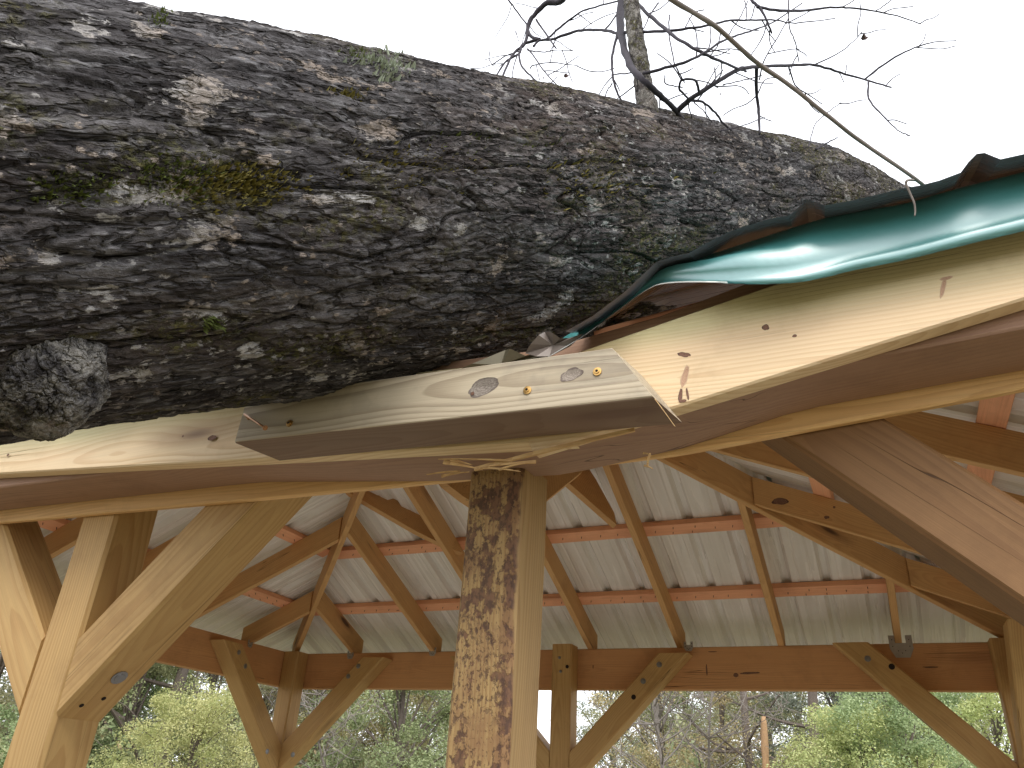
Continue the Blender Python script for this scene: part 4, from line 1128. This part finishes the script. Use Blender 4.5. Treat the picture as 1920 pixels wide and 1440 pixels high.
def bare_proto(key, seed, H, R, tr, n1=26, n2=7, mat=None):
    r = random.Random(seed); parts = []
    tr_ = smoothpts([(0, 0, -.3), (r.uniform(-.2, .2), r.uniform(-.2, .2), H*.35), (r.uniform(-.4, .4), r.uniform(-.4, .4), H*.7), (r.uniform(-.5, .5), r.uniform(-.5, .5), H)], 6); m = len(tr_)
    parts.append(tube(None, tr_, [tr*(1 - .9*i/m) for i in range(m)], None, sides=8)); sub = []
    for i in range(n1):
        k = r.randint(2, m - 2); s = tr_[k]; q = r.random()*2*math.pi; L = R*(.5 + .7*r.random())*(1.1 - k/m*.6)
        e = s + Vector((math.cos(q)*L, math.sin(q)*L, L*r.uniform(.1, .9))); mid = s.lerp(e, .5) + Vector((r.uniform(-.2, .2), r.uniform(-.2, .2), r.uniform(-.25, .1)))*L*.6
        br = smoothpts([s, mid, e], 5); sub.append(br)
        parts.append(tube(None, br, [tr*.3*(1 - j/11*.85)+.003 for j in range(11)], None, sides=5))
        for _ in range(n2):
            kk = r.randint(3, 10); s2 = br[kk]; e2 = s2 + Vector((r.uniform(-1, 1), r.uniform(-1, 1), r.uniform(-.7, .9)))*L*.4
            parts.append(tube(None, smoothpts([s2, s2.lerp(e2, .5) + Vector((r.uniform(-.1, .1),)*3)*L, e2], 3), [.009, .008, .007, .006, .005, .004, .003], None, sides=4))
    v, f = merge(parts); me = bpy.data.meshes.new('trunk'); me.from_pydata([tuple(q) for q in v], [], f); me.materials.append(mat or M_TRKG); PROTO[key] = (None, me)
bare_proto('bare', 21, 6.5, 1.9, .07, 40, 9); bare_proto('bare2', 22, 5.5, 2.0, .045, 48, 11); bare_proto('bare_dark', 23, 11, 3.0, .17, 24, 6, M_TRK)
def plant_tree(kind, px, d, sc, name, label, cat='tree', rz=None, group='trees behind the pavilion', dz=0):
    g = FW*FPX + RT*(px - 960) - UP*(1400 - 720); g.z = 0; g.normalize()
    loc = Vector((CAM.x, CAM.y, 0)) + g*d; loc.z = GZ - .05 + dz
    e = empty(name, loc, label, cat, group)
    M = Matrix.Translation(loc) @ Matrix.Rotation(rz if rz is not None else random.random()*6.28, 4, 'Z') @ Matrix.Scale(sc, 4)
    cm, tm = PROTO[kind]
    if cm: reg(bpy.data.objects.new('crown', cm), e, M)
    reg(bpy.data.objects.new('trunk', tm), e, M)
    return e
TR = [
 ('green', 165, 17, .80, 'broadleaf_tree', 'bright green leafy tree just right of the near left post'),
 ('green', 235, 16, .72, 'broadleaf_tree', 'green tree beside the tall dark vine-hung trunk'),
 ('bare_dark', 303, 15.5, .80, 'bare_tree', 'tall dark trunk with hanging vines at the left under the roof'),
 ('dark', 225, 33, 1.0, 'evergreen_tree', 'dark evergreen towering behind the green trees at far left'),
 ('olive', 385, 19, .85, 'broadleaf_tree', 'olive-yellow bushy tree left of the corner post braces'),
 ('yellow', 345, 13, .60, 'shrub', 'yellow-green shrub low at the left below the side beam'),
 ('olive', 455, 22, .95, 'broadleaf_tree', 'olive tree behind the left brace of the corner post'),
 ('dark', 490, 34, .9, 'evergreen_tree', 'dark evergreen behind the corner post'),
 ('bare', 585, 19, .85, 'bare_tree', 'grey leafless tree just right of the corner post'),
 ('bare2', 622, 14, .72, 'bare_shrub', 'pale tangled leafless shrub right of the corner post braces'),
 ('rust', 655, 21, .85, 'broadleaf_tree', 'rusty brown thin-leaved tree between corner post and specked post'),
 ('green', 745, 15, .72, 'broadleaf_tree', 'fresh green tree immediately left of the specked support post'),
 ('yellow', 715, 19, 1.1, 'broadleaf_tree', 'yellowing round tree behind the fresh green one'),
 ('olive', 800, 24, .9, 'broadleaf_tree', 'olive tree partly hidden by the specked support post'),
 ('bare2', 800, 17, .9, 'bare_tree', 'grey twiggy tree partly hidden by the specked support post'),
 ('dark', 600, 42, .95, 'evergreen_tree', 'distant dark evergreen behind the leafless shrub'),
 ('airy', 1152, 27, .80, 'airy_tree', 'sparse dark-leaved tree against white sky right of the far middle post'),
 ('rust', 1000, 60, .62, 'broadleaf_tree', 'low distant tree top in the sky gap by the far middle post'),
 ('olive', 1215, 23, .80, 'broadleaf_tree', 'olive tree right of the far middle brace'),
 ('rust', 1262, 17, .78, 'broadleaf_tree', 'brownish tree with many bare twigs under the far beam'),
 ('bare', 1235, 14, .75, 'bare_tree', 'pale leafless sapling in front of the brownish tree'),
 ('green', 1285, 30, 1.05, 'broadleaf_tree', 'greener tree high behind the brownish tree'),
 ('olive', 1345, 20, .80, 'broadleaf_tree', 'broad olive-yellow tree left of the orange snag'),
 ('bare2', 1330, 15, .85, 'bare_tree', 'grey leafless tree in front of the broad olive tree'),
 ('bare_dark', 1418, 17, .70, 'bare_tree', 'dark leaning trunk right beside the orange snag'),
 ('olive', 1450, 25, .95, 'broadleaf_tree', 'olive tree behind the orange snag'),
 ('bare_dark', 1522, 16, .80, 'bare_tree', 'pair of tall dark trunks against a patch of sky'),
 ('airy', 1500, 30, .85, 'airy_tree', 'sparse dark crown between the tall trunks'),
 ('dark', 1600, 19, .62, 'evergreen_tree', 'bluish dark evergreen above the yellow shrub'),
 ('yellow', 1615, 13, .66, 'shrub', 'bright yellow-green shrub left of the right hand brace'),
 ('yellow', 1545, 15, .58, 'shrub', 'smaller yellow-green shrub under the tall dark trunks'),
 ('green', 1700, 20, .80, 'broadleaf_tree', 'green tree seen through the right hand brace gap'),
 ('olive', 1770, 24, .82, 'broadleaf_tree', 'soft olive tree right of the right hand brace'),
 ('airy', 1760, 34, 1.0, 'airy_tree', 'thin tall tree against sky above the soft olive tree'),
 ('yellow', 1850, 17, .9, 'broadleaf_tree', 'yellow-green tree next to the far right post'),
 ('green', 1700, 13, .55, 'shrub', 'low green shrub below the right hand brace'),
 ('dark', 60, 26, .9, 'evergreen_tree', 'dark evergreen left of the near left post'),
 ('olive', -60, 20, 1.0, 'broadleaf_tree', 'olive tree at the far left edge'),
]
for kind, px, d, sc, nm, lab in TR: plant_tree(kind, px, d, sc, nm, lab, 'shrub' if 'shrub' in nm else 'tree')
# orange snag
g = FW*FPX + RT*(1437 - 960) - UP*(1400 - 720); g.z = 0; g.normalize(); L0 = Vector((CAM.x, CAM.y, GZ)) + g*14.5
sn = tube('dead_snag', smoothpts([L0 + Vector((0, 0, -.2)), L0 + Vector((.02, 0, 1.2)), L0 + Vector((-.03, 0, 2.2)), L0 + Vector((.0, 0, 3.05))], 5), [.085, .085, .08, .08, .078, .075, .075, .07, .07, .068, .065, .062, .06, .055, .045, .028], M_SNAG, None, 9, wob=.5)
tag(sn, 'short orange-brown dead snag standing among the trees right of centre', 'dead tree')
# undergrowth: uncountable brush filling the foot of the forest
def undergrowth():
    r = np.random.default_rng(5); n = 240000
    az = np.radians(r.uniform(-14, 64, n)); d = r.uniform(15, 46, n) 
    hmax = 1.7 + 1.6*np.abs(np.sin(az*23)) * (np.abs(np.degrees(az) - 20.5) > 3.2) + .9*np.sin(az*61)
    hmax = np.where(np.abs(np.degrees(az) - 20.8) < 2.6, 1.6, hmax)
    z = GZ + r.random(n)**.75*np.clip(hmax, .8, 4)*(.55 + d/46*.7)
    c = np.stack([CAM.x - np.sin(az)*d, CAM.y + np.cos(az)*d, z], 1)
    a = r.normal(size=(n, 3)); a /= np.linalg.norm(a, axis=1)[:, None]; b = np.cross(a, r.normal(size=(n, 3))); b /= np.linalg.norm(b, axis=1)[:, None]
    s = (.055*(.5 + r.random(n)))[:, None]
    V = np.stack([c - a*s, c + b*s*.4, c + a*s, c - b*s*.4], 1).reshape(-1, 3)
    o = np_mesh('undergrowth', V, np.arange(4*n).reshape(-1, 4), FM['olive'], None, None, False)
    o.data.materials.append(FM['green']); o.data.materials.append(FM['rust'])
    sel = (np.sin(az*37 + d*.5) > .2).astype(np.int32) + (r.random(n) > .82); o.data.polygons.foreach_set('material_index', np.clip(sel, 0, 2).astype(np.int32)[:len(o.data.polygons)])
    tag(o, 'dense mixed brush and saplings filling the edge of the woods', 'undergrowth', kind='stuff')
undergrowth()
